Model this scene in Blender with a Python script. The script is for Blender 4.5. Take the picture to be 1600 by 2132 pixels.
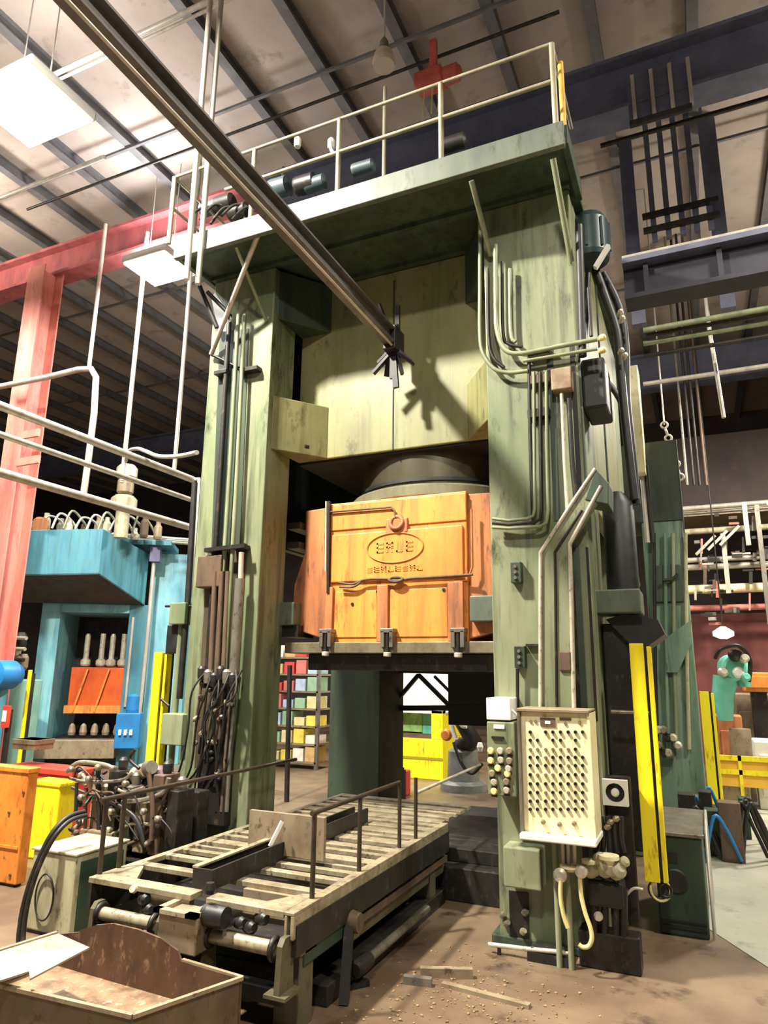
import bpy, math, random
from mathutils import Vector, Matrix
random.seed(7)
for o in list(bpy.data.objects): bpy.data.objects.remove(o)
scene = bpy.context.scene
COL = scene.collection

# ------------------------------------------------------------------ camera
F_PX, IMG_W, IMG_H = 1424.0, 1600, 2132
YAW, PITCH, ROLL = math.radians(24.405), math.radians(13.078), math.radians(0.684)
CAM = Vector((0, 0, 1.7))
_f = Vector((-math.sin(YAW)*math.cos(PITCH), math.cos(YAW)*math.cos(PITCH), math.sin(PITCH)))
_r0 = Vector((math.cos(YAW), math.sin(YAW), 0)); _u0 = _r0.cross(_f)
_r = _r0*math.cos(ROLL) + _u0*math.sin(ROLL); _u = _u0*math.cos(ROLL) - _r0*math.sin(ROLL)
cd = bpy.data.cameras.new('camera'); cam = bpy.data.objects.new('camera', cd); COL.objects.link(cam)
cd.sensor_fit = 'HORIZONTAL'; cd.sensor_width = 36.0; cd.lens = F_PX/IMG_W*36.0
cd.clip_start = 0.05; cd.clip_end = 200
m = Matrix((( _r.x, _u.x, -_f.x, CAM.x), (_r.y, _u.y, -_f.y, CAM.y), (_r.z, _u.z, -_f.z, CAM.z), (0,0,0,1)))
cam.matrix_world = m
scene.camera = cam

def at(px, py, Y=None, X=None, Z=None):
    """point of the place that is measured at a photo pixel, on a known plane"""
    d = _f + _r*((px-800)/F_PX) - _u*((py-1066)/F_PX)
    if Y is not None: t = (Y-CAM.y)/d.y
    elif X is not None: t = (X-CAM.x)/d.x
    else: t = (Z-CAM.z)/d.z
    return CAM + d*t

# ------------------------------------------------------------------ world, light, exposure
w = bpy.data.worlds.new('hall_air'); scene.world = w; w.use_nodes = True
w.node_tree.nodes['Background'].inputs[0].default_value = (0.86, 0.90, 1.0, 1)
w.node_tree.nodes['Background'].inputs[1].default_value = 0.13
scene.view_settings.view_transform = 'Standard'; scene.view_settings.look = 'None'
scene.view_settings.gamma = 1.0; scene.view_settings.use_curve_mapping = False
scene.view_settings.exposure = 0.28

WARM = (1.0, 0.93, 0.80); COOL = (0.92, 0.96, 1.0)
LAMPS = [  # x, y, z, watts, size, colour : the hall's high-bay lamps and added fill lamps (each hangs in a fixture built below)
    (-4.6, 1.6, 7.9, 1850, 0.45, WARM),
    (0.2, -1.6, 7.9, 430, 0.6, WARM),  # added fill lamp, out of view behind the viewer
    (3.4, 4.6, 7.9, 520, 0.9, WARM),  # added fill lamp, out of view to the right
    (-6.15, 4.1, 7.6, 300, 0.9, COOL),
    (-7.0, 7.05, 7.6, 300, 0.8, COOL),
    (-10.8, 5.0, 7.6, 360, 0.9, WARM),  # added unseen lamp to brighten the blue machine and the roof
    (-5.6, 12.0, 6.6, 420, 0.9, WARM),  # added lamp to brighten what shows through the press
    (2.5, 10.6, 6.6, 720, 0.9, WARM),  # added lamp, kept out of view, to brighten the right aisle
]
for i, (x, y, z, p, s, c) in enumerate(LAMPS):
    ld = bpy.data.lights.new('high_bay_and_fill_light', 'AREA'); ld.shape = 'DISK'; ld.size = s; ld.energy = p; ld.color = c
    lo = bpy.data.objects.new('high_bay_and_fill_light', ld); lo.location = (x, y, z-0.03); COL.objects.link(lo)
    ud = bpy.data.lights.new('added_roof_uplight', 'AREA'); ud.shape = 'DISK'; ud.size = .8; ud.energy = (26, 45, 45, 26, 110, 220, 140, 50)[i]; ud.color = c   # added upward light to brighten the roof
    uo = bpy.data.objects.new('added_roof_uplight', ud); uo.location = (x, y, z+.20); uo.rotation_euler = (math.pi, 0, 0); COL.objects.link(uo)

# ------------------------------------------------------------------ materials
def lin(c):
    return tuple(((v/255)/12.92 if v/255 <= .04045 else ((v/255+.055)/1.055)**2.4) for v in c) + (1,)
MATS = {}
def mat(name, c1, c2=None, rough=.55, metal=0., scale=6., streak=1., mix=(.4, .7), c3=None, bump=0., emit=0., seed=0., drip=None):
    """procedural paint: base colour, blotches/streaks of a second colour, fine specks of a third"""
    if name in MATS: return MATS[name]
    M = bpy.data.materials.new(name); M.use_nodes = True; nt = M.node_tree; N = nt.nodes; L = nt.links
    bs = N['Principled BSDF']; bs.inputs['Roughness'].default_value = rough; bs.inputs['Metallic'].default_value = metal
    if c2 is None:
        bs.inputs['Base Color'].default_value = lin(c1)
    else:
        tc = N.new('ShaderNodeTexCoord'); mp = N.new('ShaderNodeMapping')
        geo = N.new('ShaderNodeNewGeometry')
        L.new(geo.outputs['Position'], mp.inputs['Vector'])
        mp.inputs['Location'].default_value = (seed, seed*.7, seed*.3)
        mp.inputs['Scale'].default_value = (1, 1, 1.0/streak)
        no = N.new('ShaderNodeTexNoise'); no.inputs['Scale'].default_value = scale; no.inputs['Detail'].default_value = 7; no.inputs['Roughness'].default_value = .62
        L.new(mp.outputs[0], no.inputs['Vector'])
        rp = N.new('ShaderNodeMapRange'); rp.inputs[1].default_value = mix[0]; rp.inputs[2].default_value = mix[1]
        L.new(no.outputs[0], rp.inputs[0])
        mx = N.new('ShaderNodeMix'); mx.data_type = 'RGBA'
        mx.inputs[6].default_value = lin(c1); mx.inputs[7].default_value = lin(c2)
        L.new(rp.outputs[0], mx.inputs[0]); out = mx.outputs[2]
        if c3 is not None:
            n2 = N.new('ShaderNodeTexNoise'); n2.inputs['Scale'].default_value = scale*3.3; n2.inputs['Detail'].default_value = 8; n2.inputs['Roughness'].default_value = .7
            L.new(mp.outputs[0], n2.inputs['Vector'])
            r2 = N.new('ShaderNodeMapRange'); r2.inputs[1].default_value = .56; r2.inputs[2].default_value = .68
            L.new(n2.outputs[0], r2.inputs[0])
            m2 = N.new('ShaderNodeMix'); m2.data_type = 'RGBA'; m2.inputs[7].default_value = lin(c3)
            L.new(r2.outputs[0], m2.inputs[0]); L.new(out, m2.inputs[6]); out = m2.outputs[2]
        if drip is not None:                                   # vertical oil runs with a shape of their own
            mp2 = N.new('ShaderNodeMapping'); mp2.inputs['Scale'].default_value = (1, 1, .07); L.new(geo.outputs['Position'], mp2.inputs['Vector'])
            n3 = N.new('ShaderNodeTexNoise'); n3.inputs['Scale'].default_value = 11; n3.inputs['Detail'].default_value = 5; n3.inputs['Roughness'].default_value = .6
            L.new(mp2.outputs[0], n3.inputs['Vector'])
            r3 = N.new('ShaderNodeMapRange'); r3.inputs[1].default_value = .50; r3.inputs[2].default_value = .70; r3.inputs[4].default_value = .85
            L.new(n3.outputs[0], r3.inputs[0])
            m3 = N.new('ShaderNodeMix'); m3.data_type = 'RGBA'; m3.inputs[7].default_value = lin(drip)
            L.new(r3.outputs[0], m3.inputs[0]); L.new(out, m3.inputs[6]); out = m3.outputs[2]
        L.new(out, bs.inputs['Base Color'])
        rr = N.new('ShaderNodeMapRange'); rr.inputs[3].default_value = max(.05, rough-.12); rr.inputs[4].default_value = min(1, rough+.15)
        L.new(no.outputs[0], rr.inputs[0]); L.new(rr.outputs[0], bs.inputs['Roughness'])
        if bump:
            bp = N.new('ShaderNodeBump'); bp.inputs['Strength'].default_value = bump; bp.inputs['Distance'].default_value = .02
            L.new(no.outputs[0], bp.inputs['Height']); L.new(bp.outputs[0], bs.inputs['Normal'])
    if emit:
        bs.inputs['Emission Color'].default_value = lin(c1); bs.inputs['Emission Strength'].default_value = emit
    MATS[name] = M
    return M

green   = mat('press_green_paint', (140,143,114), (98,112,78), .40, 0, 1.6, 3, (.40,.64), (58,60,44), .08, drip=(62,68,48))
greenD  = mat('press_dark_and_shade_green', (58,74,56), (40,52,40), .5, 0, 2.5, 4, (.4,.68), (34,40,30), .08, drip=(30,34,26))  # also carries painted shade on the rear column, upper blocks and platform
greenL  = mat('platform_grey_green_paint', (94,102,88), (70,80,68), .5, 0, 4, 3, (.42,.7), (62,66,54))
crownM  = mat('crown_green_paint', (138,136,92), (104,106,70), .42, 0, 1.6, 2, (.42,.68), (84,84,54), .05, drip=(96,96,62))
teal    = mat('teal_green_machine_paint', (122,146,122), (84,110,90), .5, 0, 3, 6, (.4,.66), (52,66,54), drip=(46,60,50))
orange  = mat('ram_orange_paint', (228,150,64), (206,122,48), .5, 0, 3.0, 4, (.40,.66), (140,82,46), .05, drip=(176,104,52))
orangeD = mat('ram_worn_orange_paint', (196,124,72), (146,88,54), .55, 0, 5, 5, (.4,.66), (96,66,50), .05, drip=(96,62,46))
orangeB = mat('rusty_orange_panel_paint', (226,140,50), (190,104,36), .55, 0, 5, 2, (.45,.7), (120,72,34), .1)
yellow  = mat('safety_yellow_paint', (240,222,30), (226,200,30), .42, 0, 5, 4, (.5,.75), (170,120,30))
cream   = mat('cream_panel_paint', (238,230,186), (222,208,158), .42, 0, 6, 3, (.45,.72), (186,160,110))
black   = mat('black_rubber', (24,23,24), (38,36,36), .5, 0, 9, 1, (.4,.7))
blackB  = mat('black_button', (22,20,20), None, .35)
dark    = mat('oily_dark_steel', (50,46,42), (30,28,27), .45, .35, 6, 2, (.38,.68), (82,72,58), .12)
steel   = mat('worn_grey_steel', (140,134,122), (104,98,88), .38, .55, 7, 2, (.4,.7), (72,62,50), .1)
bright  = mat('bright_worn_steel', (214,206,186), (176,166,146), .36, .35, 9, 1.5, (.42,.7), (120,106,86), .08)
fit     = mat('dull_steel_fitting', (150,140,118), (112,102,84), .4, .4, 12, 1, (.4,.7), (70,60,48))
galv    = mat('galvanised_pipe', (196,190,176), (160,154,142), .38, .3, 9, 3, (.4,.7))
conduit = mat('painted_conduit_green', (142,150,118), (104,112,82), .4, .1, 6, 4, (.4,.7))
rust    = mat('rust_brown_steel', (100,80,62), (74,58,46), .65, .1, 8, 3, (.4,.68), (58,44,36), .15)
tan     = mat('tan_painted_steel', (150,134,108), (118,102,80), .5, .2, 6, 1.5, (.42,.7), (84,70,54), .1)
blueM   = mat('blue_machine_paint', (76,138,150), (56,112,132), .45, 0, 3, 4, (.42,.68), (84,126,118), drip=(60,100,106))
blueL   = mat('light_and_lit_blue_paint', (132,188,196), (96,158,176), .45, 0, 4, 3, (.42,.68), drip=(84,136,150))  # lighter blue, also painted on a part because it is lit
blueS   = mat('strong_blue_paint', (36,120,180), (28,96,150), .45, 0, 5, 2, (.42,.68))
red     = mat('red_oxide_column_paint', (206,128,112), (172,92,82), .55, 0, 4, 5, (.42,.7), (150,80,72))
redG    = mat('red_girder_paint', (176,92,92), (130,70,72), .6, 0, 4, 3, (.42,.7))
redB    = mat('red_plastic', (206,66,48), (180,50,38), .45, 0, 6, 1, (.4,.7))
redH    = mat('hoist_red_paint', (206,96,78), (176,74,60), .5, 0, 6, 1, (.4,.7))
deckM   = mat('roof_deck_liner', (170,156,146), (152,138,128), .85, 0, .8, 1, (.35,.7), (138,124,116))
joistM  = mat('grey_joist_steel', (108,105,106), (88,86,88), .6, .1, 4, 1, (.4,.7))
beamM   = mat('grey_crane_beam_steel', (104,100,98), (80,77,76), .55, .1, 3, 1, (.4,.7), (70,62,58))
girdM   = mat('blue_grey_girder_steel', (104,106,126), (84,86,104), .6, .1, 3, 1, (.4,.7))
wallM   = mat('dark_hall_wall', (78,68,64), (58,50,50), .85, 0, .7, 1, (.35,.7), (92,66,60))
white   = mat('white_plastic', (236,236,226), (220,218,206), .45, 0, 7, 1, (.4,.7))
cabM    = mat('worn_grey_green_cabinet_paint', (176,172,140), (138,134,104), .5, 0, 6, 3, (.42,.68), (96,88,66), .06)
cabG    = mat('dark_green_cabinet_paint', (44,66,50), (32,48,38), .45, 0, 4, 4, (.42,.7), (30,36,30))
robotM  = mat('turquoise_robot_paint', (112,196,172), (84,166,146), .45, 0, 4, 1, (.42,.7))
hoseY   = mat('cream_yellow_hose', (226,214,150), (204,188,120), .45, 0, 9, 3, (.42,.7))
lampE   = mat('high_bay_and_fill_glow', (255,250,236), None, .5, emit=14.)
glowE   = mat('far_lamp_glow', (255,242,214), None, .5, emit=9.)

# ------------------------------------------------------------------ mesh helpers
ORG = {}           # world origin of every object that can be a parent
MESHC = {}
class B:
    def __init__(s): s.v = []; s.f = []; s.sm = []
    def _add(s, vs, fs, smooth=False):
        k = len(s.v); s.v += [Vector(v) for v in vs]
        for f in fs: s.f.append([i+k for i in f]); s.sm.append(smooth)
        return s
    def box(s, x0, x1, y0, y1, z0, z1):
        if x0 > x1: x0, x1 = x1, x0
        if y0 > y1: y0, y1 = y1, y0
        if z0 > z1: z0, z1 = z1, z0
        return s._add([(x0,y0,z0),(x1,y0,z0),(x1,y1,z0),(x0,y1,z0),(x0,y0,z1),(x1,y0,z1),(x1,y1,z1),(x0,y1,z1)],
            [(0,3,2,1),(4,5,6,7),(0,1,5,4),(1,2,6,5),(2,3,7,6),(3,0,4,7)])
    def obox(s, c, size, rot=(0,0,0)):
        from mathutils import Euler
        R = Euler(rot).to_matrix(); c = Vector(c); h = Vector(size)/2
        vs = [c + R@Vector((sx*h.x, sy*h.y, sz*h.z)) for sz in (-1,1) for sx, sy in ((-1,-1),(1,-1),(1,1),(-1,1))]
        return s._add(vs, [(0,3,2,1),(4,5,6,7),(0,1,5,4),(1,2,6,5),(2,3,7,6),(3,0,4,7)])
    def prism(s, pts, off):
        """closed polygon of 3D points pushed along a vector"""
        pts = [Vector(p) for p in pts]; off = Vector(off); n = len(pts)
        nrm = sum(((pts[i]-pts[0]).cross(pts[(i+1) % n]-pts[0]) for i in range(1, n-1)), Vector())
        if nrm.dot(off) > 0: pts = pts[::-1]
        vs = pts + [p+off for p in pts]
        fs = [tuple(range(n)), tuple(range(2*n-1, n-1, -1))]
        for i in range(n):
            j = (i+1) % n; fs.append((j, i, n+i, n+j))
        return s._add(vs, fs)
    def bar(s, a, b, w, h=None, up=(0,0,1)):
        a, b = Vector(a), Vector(b); h = h or w; d = (b-a).normalized(); up = Vector(up)
        if abs(d.dot(up)) > .98: up = Vector((0,1,0))
        x = d.cross(up).normalized(); y = x.cross(d)
        P = [x*(-w/2)+y*(-h/2), x*(w/2)+y*(-h/2), x*(w/2)+y*(h/2), x*(-w/2)+y*(h/2)]
        return s.prism([a+p for p in P], b-a)
    def tube(s, pts, r, n=8, caps=True):
        pts = [Vector(p) for p in pts]; m = len(pts); vs = []; fs = []
        d0 = (pts[1]-pts[0]).normalized(); ref = Vector((0,0,1)) if abs(d0.z) < .9 else Vector((0,1,0))
        x = d0.cross(ref).normalized()
        for i, p in enumerate(pts):
            d = ((pts[min(i+1, m-1)]-p).normalized() + (p-pts[max(i-1, 0)]).normalized()).normalized()
            x = (x - d*x.dot(d)).normalized(); y = d.cross(x)
            rr = r[i] if isinstance(r, (list, tuple)) else r
            for k in range(n):
                a = 2*math.pi*k/n; vs.append(p + x*math.cos(a)*rr + y*math.sin(a)*rr)
        for i in range(m-1):
            for k in range(n):
                k2 = (k+1) % n; fs.append((i*n+k, i*n+k2, (i+1)*n+k2, (i+1)*n+k))
        s._add(vs, fs, True)
        if caps:
            k0 = len(s.v)-len(vs)
            s._add([s.v[k0+k] for k in range(n)], [list(range(n))[::-1]])
            s._add([s.v[k0+(m-1)*n+k] for k in range(n)], [list(range(n))])
        return s
    def curve(s, pts, r, n=8, sub=5):
        """tube through rounded (Catmull-Rom) points"""
        return s.tube(smoothpts(pts, sub), r, n)
    def cyl(s, a, b, r, n=20): return s.tube([a, b], r, n)
    def ring(s, c, R, r, nrm=(0,-1,0), n=28, m=8, sx=1., sz=1.):
        c = Vector(c); nz = Vector(nrm).normalized(); up = Vector((0,0,1)) if abs(nz.z) < .9 else Vector((0,1,0))
        x = up.cross(nz).normalized(); y = nz.cross(x); vs = []; fs = []
        for i in range(n):
            a = 2*math.pi*i/n; d = x*math.cos(a)*sx + y*math.sin(a)*sz; p = c + d*R; dn = d.normalized()
            for k in range(m):
                b = 2*math.pi*k/m; vs.append(p + dn*math.cos(b)*r + nz*math.sin(b)*r)
        for i in range(n):
            for k in range(m):
                fs.append((i*m+k, ((i+1) % n)*m+k, ((i+1) % n)*m+(k+1) % m, i*m+(k+1) % m))
        return s._add(vs, fs, True)
    def lathe(s, c, prof, n=24, ax=(0,0,1)):
        """profile [(radius, height)] spun about an axis through c"""
        c = Vector(c); z = Vector(ax).normalized(); ref = Vector((1,0,0)) if abs(z.x) < .9 else Vector((0,1,0))
        x = (ref - z*ref.dot(z)).normalized(); y = z.cross(x); vs = []; fs = []
        rg = [prof[0]] + [q for q in prof[1:-1] for _ in (0, 1)] + [prof[-1]]      # doubled rings keep the profile's corners crisp
        for r, h in rg:
            for k in range(n):
                a = 2*math.pi*k/n; vs.append(c + z*h + (x*math.cos(a) + y*math.sin(a))*r)
        for i in range(0, len(rg), 2):
            for k in range(n): fs.append((i*n+k, i*n+(k+1) % n, (i+1)*n+(k+1) % n, (i+1)*n+k))
        s._add(vs, fs, True)
        k0 = len(s.v)-len(vs)
        s._add([s.v[k0+k] for k in range(n)], [list(range(n))[::-1]])
        s._add([s.v[k0+(len(rg)-1)*n+k] for k in range(n)], [list(range(n))])
        return s
    def go(s, name, mt, parent=None, bevel=0., label=None):
        lo = Vector([min(v[i] for v in s.v) for i in range(3)]); hi = Vector([max(v[i] for v in s.v) for i in range(3)])
        c = Vector(((lo.x+hi.x)/2, (lo.y+hi.y)/2, lo.z))
        me = bpy.data.meshes.new(name); me.from_pydata([tuple(v-c) for v in s.v], [], s.f)
        me.polygons.foreach_set('use_smooth', s.sm); me.update()
        me.materials.append(mt)
        o = bpy.data.objects.new(name, me); COL.objects.link(o)
        po = ORG[parent] if parent else Vector()
        o.location = c - po
        if parent: o.parent = parent
        ORG[o] = c
        if bevel:
            md = o.modifiers.new('bevel', 'BEVEL'); md.width = bevel; md.segments = 2; md.limit_method = 'ANGLE'
        if label: o['label'] = label
        return o
def smoothpts(pts, sub=5):
    pts = [Vector(p) for p in pts]; out = []
    for i in range(len(pts)-1):
        p0 = pts[max(i-1,0)]; p1 = pts[i]; p2 = pts[i+1]; p3 = pts[min(i+2, len(pts)-1)]
        for k in range(sub):
            t = k/sub
            out.append(.5*((2*p1) + (p2-p0)*t + (2*p0-5*p1+4*p2-p3)*t*t + (3*p1-p0-3*p2+p3)*t**3))
    out.append(pts[-1]); return out
def thing(name, label, cat, loc, group=None):
    o = bpy.data.objects.new(name, None); o.empty_display_size = .1; COL.objects.link(o)
    o.location = loc; ORG[o] = Vector(loc); o['label'] = label; o['category'] = cat
    if group: o['group'] = group
    return o
def tag(o, label, cat, group=None):
    o['label'] = label; o['category'] = cat
    if group: o['group'] = group
    return o
def struct(o): o['kind'] = 'structure'; return o
def twin(o, loc, parent=None, name=None):
    """a copy sharing mesh data; loc is the world place of its base centre"""
    c = o.copy(); COL.objects.link(c); c.parent = parent
    c.location = Vector(loc) - (ORG[parent] if parent else Vector()); ORG[c] = Vector(loc)
    return c
def px(pts, Y): return [at(x, y, Y=Y) for x, y in pts]
# ================================================================== the hall
floorM = mat('stained_concrete', (124,106,84), (86,68,52), .42, 0, .9, 1, (.36,.64), (58,46,36), .06)
walkM = mat('grey_painted_walkway', (168,168,152), (146,146,132), .4, 0, 1.2, 1, (.36,.66), (128,124,110))
fl = struct(B().box(-26, 8, -5, 22, -.2, 0).go('floor', floorM))
B().prism([(-.25,5.95,.0),(.45,4.75,.0),(6,4.2,.0),(6,15,.0),(.2,15,.0),(-.05,8,.0)], (0,0,.004)).go('painted_walkway', walkM, fl, label='grey painted walkway beside the stained concrete')
ce = struct(B().box(-26, 8, -5, 22, 9.4, 9.6).go('ceiling', deckM))
for k in range(-6, 23):                                   # roof joists running away from the camera
    x = -1.63 - 1.09*k
    b = B().box(x-.065, x+.065, -5, 22, 9.22, 9.24).box(x-.012, x+.012, -5, 22, 9.24, 9.39).box(x-.065, x+.065, -5, 22, 9.39, 9.4)
    b.go('joist', joistM, ce)
for y in (-2.2, 1.9, 6.3, 9.6, 13.2, 17.0):                     # thin bridging rods across the joists
    B().box(-26, 8, y-.02, y+.02, 9.18, 9.22).go('bridging_rod', joistM, ce)
def ibeam_x(y, z0, z1, w, mt, x0=-26, x1=8, name='girder'):
    return B().box(x0, x1, y-w, y+w, z0, z0+.05).box(x0, x1, y-.03, y+.03, z0+.05, z1-.05).box(x0, x1, y-w, y+w, z1-.05, z1).go(name, mt, ce)
ibeam_x(7.25, 8.15, 8.72, .16, redG, -26, -5.2)
ibeam_x(7.25, 8.0, 8.72, .18, girdM, -5.2, 8)
ibeam_x(15.5, 7.9, 8.72, .18, girdM)
wb = struct(B().box(-26, 8, 22, 22.2, 0, 9.6).go('wall_back', wallM))
wl = struct(B().box(-26.2, -26, -5, 22, 0, 9.6).go('wall_left', wallM))
wr = struct(B().box(8, 8.2, -5, 22, 0, 9.6).go('wall_right', wallM))

# ================================================================== the green press
PY = 4.815
XL0, XL1, XR0, XR1 = -4.04, -3.335, -1.325, -.63
press = thing('hydraulic_press', 'huge green four-column hydraulic press with an orange ram', 'press', (-2.33, 6.0, 0))

def column(x0, x1, y0, y1, z1):
    return B().box(x0, x1, y0, y1, 0, z1)
colL = column(XL0, XL1, PY, 5.21, 5.4).go('column', green, press, .012)
colR = column(XR0, XR1, PY, 5.5, 5.4).go('column', green, press, .012)
colLb = column(-3.98, XL1, 7.3, 8.0, 5.4).go('column', greenD, press, .012)  # darker than the other columns: its shade is in the paint
colRb = column(XR0, XR1, 7.5, 8.1, 5.4).go('column', green, press, .012)
# base shoes
B().box(XL0-.06, XL1+.04, PY-.03, 5.3, 0, .12).go('base_plate', greenD, colL, .008)
B().box(XR0-.05, XR1+.04, PY-.02, 5.6, 0, .05).go('base_plate', greenD, colR, .008)
# crown between the columns
crown = B().box(XL1, XR0, 5.33, 8.0, 3.62, 5.4).go('crown', crownM, press, .01)
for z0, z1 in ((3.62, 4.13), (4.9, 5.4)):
    B().prism([(-3.005,5.33,z0), (XL1,4.88,z0), (XL1,5.33,z0)], (0,0,z1-z0)).go('corner_block', crownM if z0 < 4 else greenD, crown, .008)  # upper blocks get a darker green as painted shade
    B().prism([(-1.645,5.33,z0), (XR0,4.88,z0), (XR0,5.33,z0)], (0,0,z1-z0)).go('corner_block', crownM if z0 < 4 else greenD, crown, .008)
B().box(-2.345, -2.335, 5.322, 5.34, 3.62, 5.3).go('weld_seam', greenD, crown)
p = at(640, 932, Y=5.12); B().lathe(at(639,930,Y=5.09), [(.018,-.02),(.018,.02)], 12, (-.59,-.81,0)).go('plug', dark, crown)
B().box(XL1, XR0, 5.36, 7.95, 3.598, 3.62).go('shade_plate', mat('crown_shade_black', (34,32,30), (24,23,22), .5, .2, 5, 1, (.4,.7)), crown)  # added black plate paints the shade under the crown
# side walls above the open middle (right one shows)
B().box(XR1-.10, XR1, 5.5, 7.5, 2.95, 5.4).go('side_wall', crownM, press, .01)
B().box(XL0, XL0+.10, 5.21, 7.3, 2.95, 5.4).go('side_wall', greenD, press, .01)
B().box(XR1, XR1+.015, 6.3, 6.36, 2.95, 5.4).go('seam_strip', greenD, press)
# bed
B().box(XL1, XR0, 5.45, 7.9, 0, .24).go('bed', dark, press, .01)
B().box(XL1+.06, XR0-.06, 5.6, 6.9, .24, .34).go('bolster_plate', dark, press, .006)
# main cylinder with its collar flange
cyl = B().lathe((-2.2, 6.2, 3.02), [(.80,0),(.80,.60)], 48).go('main_cylinder', mat('oily_cylinder_steel', (96,92,74), (60,58,48), .3, .6, 4, 2, (.4,.7)), press)
B().lathe((-2.2, 6.2, 3.17), [(.80,0),(.86,0.0),(.88,.02),(.88,.10),(.86,.12),(.80,.12)], 48).go('collar', mat('collar_steel', (150,150,124), (108,106,84), .3, .5, 4, 2, (.4,.7)), cyl)
B().lathe((-2.2, 6.2, 3.33), [(.815,0),(.815,.03)], 48).go('groove_band', black, cyl)

# ---------------- ram
RY = 5.22
ram = B().box(-2.90, -1.63, RY, 6.9, 1.90, 3.15).go('ram', orange, press, .012, label='orange painted ram')
wing = [(-2.90,RY+.03,3.13), (-3.20,RY+.08,3.13), (-3.19,RY+.08,2.75), (-3.29,RY+.08,2.45), (-3.30,RY+.08,2.06), (-2.90,RY+.03,1.95)]
B().prism(wing, (0,1.5,0)).go('ram_wing', orangeD, ram, .01)
B().prism([(-4.53-q[0], q[1], q[2]) for q in wing], (0,1.5,0)).go('ram_wing', orangeD, ram, .01)
# plates in relief on the face
B().box(-2.86, -1.66, RY-.022, RY, 2.44, 2.86).go('name_plate', orange, ram, .008, label='raised orange plate with a worn oval emblem')
B().box(-2.90, -1.63, RY-.012, RY, 2.90, 3.13).go('upper_plate', orange, ram, .006)
for x0, x1 in ((-2.82, -2.42), (-2.30, -1.80)):
    B().box(x0, x1, RY-.010, RY, 1.97, 2.36).go('lower_panel', orange, ram, .008)
for x0, x1 in ((-2.90, -2.83), (-2.41, -2.31), (-1.79, -1.66)):
    B().box(x0, x1, RY-.034, RY, 1.93, 2.40).go('rib', orangeD, ram, .006)
B().box(-3.28, -1.38, RY-.05, 6.9, 1.84, 1.93).go('die_plate', mat('worn_die_plate', (126,118,92), (84,76,62), .5, .3, 6, 1, (.4,.7)), ram, .006)
B().box(-3.10, -1.50, RY+.05, 6.8, 1.70, 1.84).go('upper_die', dark, ram, .01)
# emblem: worn oval ring with illegible raised marks, and a second worn line below
oc = at(822, 1140, Y=RY-.024)
B().ring(oc, .205, .008, (0,-1,0), 40, 6, 1.25, .62).go('emblem_ring', mat('emblem_paint', (214,134,58), (186,110,48), .5, 0, 9, 1, (.4,.7)), ram)
E1 = MATS['emblem_paint']
def glyph(cx, cz, wd, ht, k):
    b = B(); y0, y1 = RY-.0265, RY-.02; t = wd*.24
    if k != 3: b.box(cx-wd/2, cx-wd/2+t, y0, y1, cz-ht/2, cz+ht/2)
    if k in (0, 3): 
        for q in (-.5, 0, .5): b.box(cx-wd/2, cx+wd/2, y0, y1, cz+q*(ht-t)-t/2, cz+q*(ht-t)+t/2)
    if k == 1:
        b.box(cx-wd/2, cx+wd/2, y0, y1, cz+ht/2-t, cz+ht/2).box(cx+wd/2-t, cx+wd/2, y0, y1, cz, cz+ht/2).box(cx-wd/2, cx+wd/2, y0, y1, cz-t/2, cz+t/2)
        b.prism([(cx-t/2,y0,cz),(cx+t*.6,y0,cz),(cx+wd/2,y0,cz-ht/2),(cx+wd/2-t*1.1,y0,cz-ht/2)], (0,y1-y0,0))
    if k == 2: b.box(cx-wd/2, cx+wd/2, y0, y1, cz-ht/2, cz-ht/2+t)
    return b
for i, k in enumerate((0, 1, 2, 0)):
    glyph(oc.x-.135+i*.09, oc.z+.005, .060, .085, k).go('emblem_mark', orange, ram)
l2 = at(822, 1184, Y=RY-.024)
for i, k in enumerate((3, 0, 1, 2, 0, 3, 1, 2)):
    glyph(l2.x-.23+i*.065, l2.z, .045, .045, k).go('emblem_mark', orange, ram)
hk = at(826, 1088, Y=RY-.03)
B().ring(hk, .055, .018, (0,-1,.2), 20, 8).go('lifting_ring', orangeD, ram)
B().box(hk.x-.10, hk.x+.10, RY-.03, RY, hk.z-.09, hk.z+.04).go('ring_boss', orangeD, ram, .01)
B().tube(px([(688,1066),(815,1056),(822,1064),(824,1078)], RY-.03), .009, 6).go('grease_line', rust, ram)
B().curve(px([(706,1213),(735,1216),(760,1207),(800,1205),(826,1208),(860,1204),(930,1200),(985,1196)], RY-.045), .011, 6).go('hydraulic_line', rust, ram)
B().curve(px([(708,1222),(735,1222),(752,1212)], RY-.05), .010, 6).go('hydraulic_line', rust, ram)
B().ring(at(825,1207,Y=RY-.05), .04, .016, (0,-1,.4), 18, 8, 1.5, .5).go('fitting', rust, ram)
B().tube(px([(982,1060),(984,1180),(978,1198),(950,1202)], RY-.03), .010, 6).go('grease_line', orangeD, ram)
a0, a1 = at(686,1044,Y=RY-.03), at(684,1235,Y=RY-.03)
B().bar(a0, a1, .022, .03).go('wear_strip', dark, ram)
B().bar(at(680,1044,Y=RY-.02), at(679,1190,Y=RY-.02), .012, .02).go('wear_strip', bright, ram)
for (xx, yy) in ((787,1232), (925,1228), (735,1258)):
    B().lathe(at(xx,yy,Y=RY-.005), [(.014,0),(.014,.012)], 10, (0,-1,0)).go('plug', dark, ram)
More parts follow.
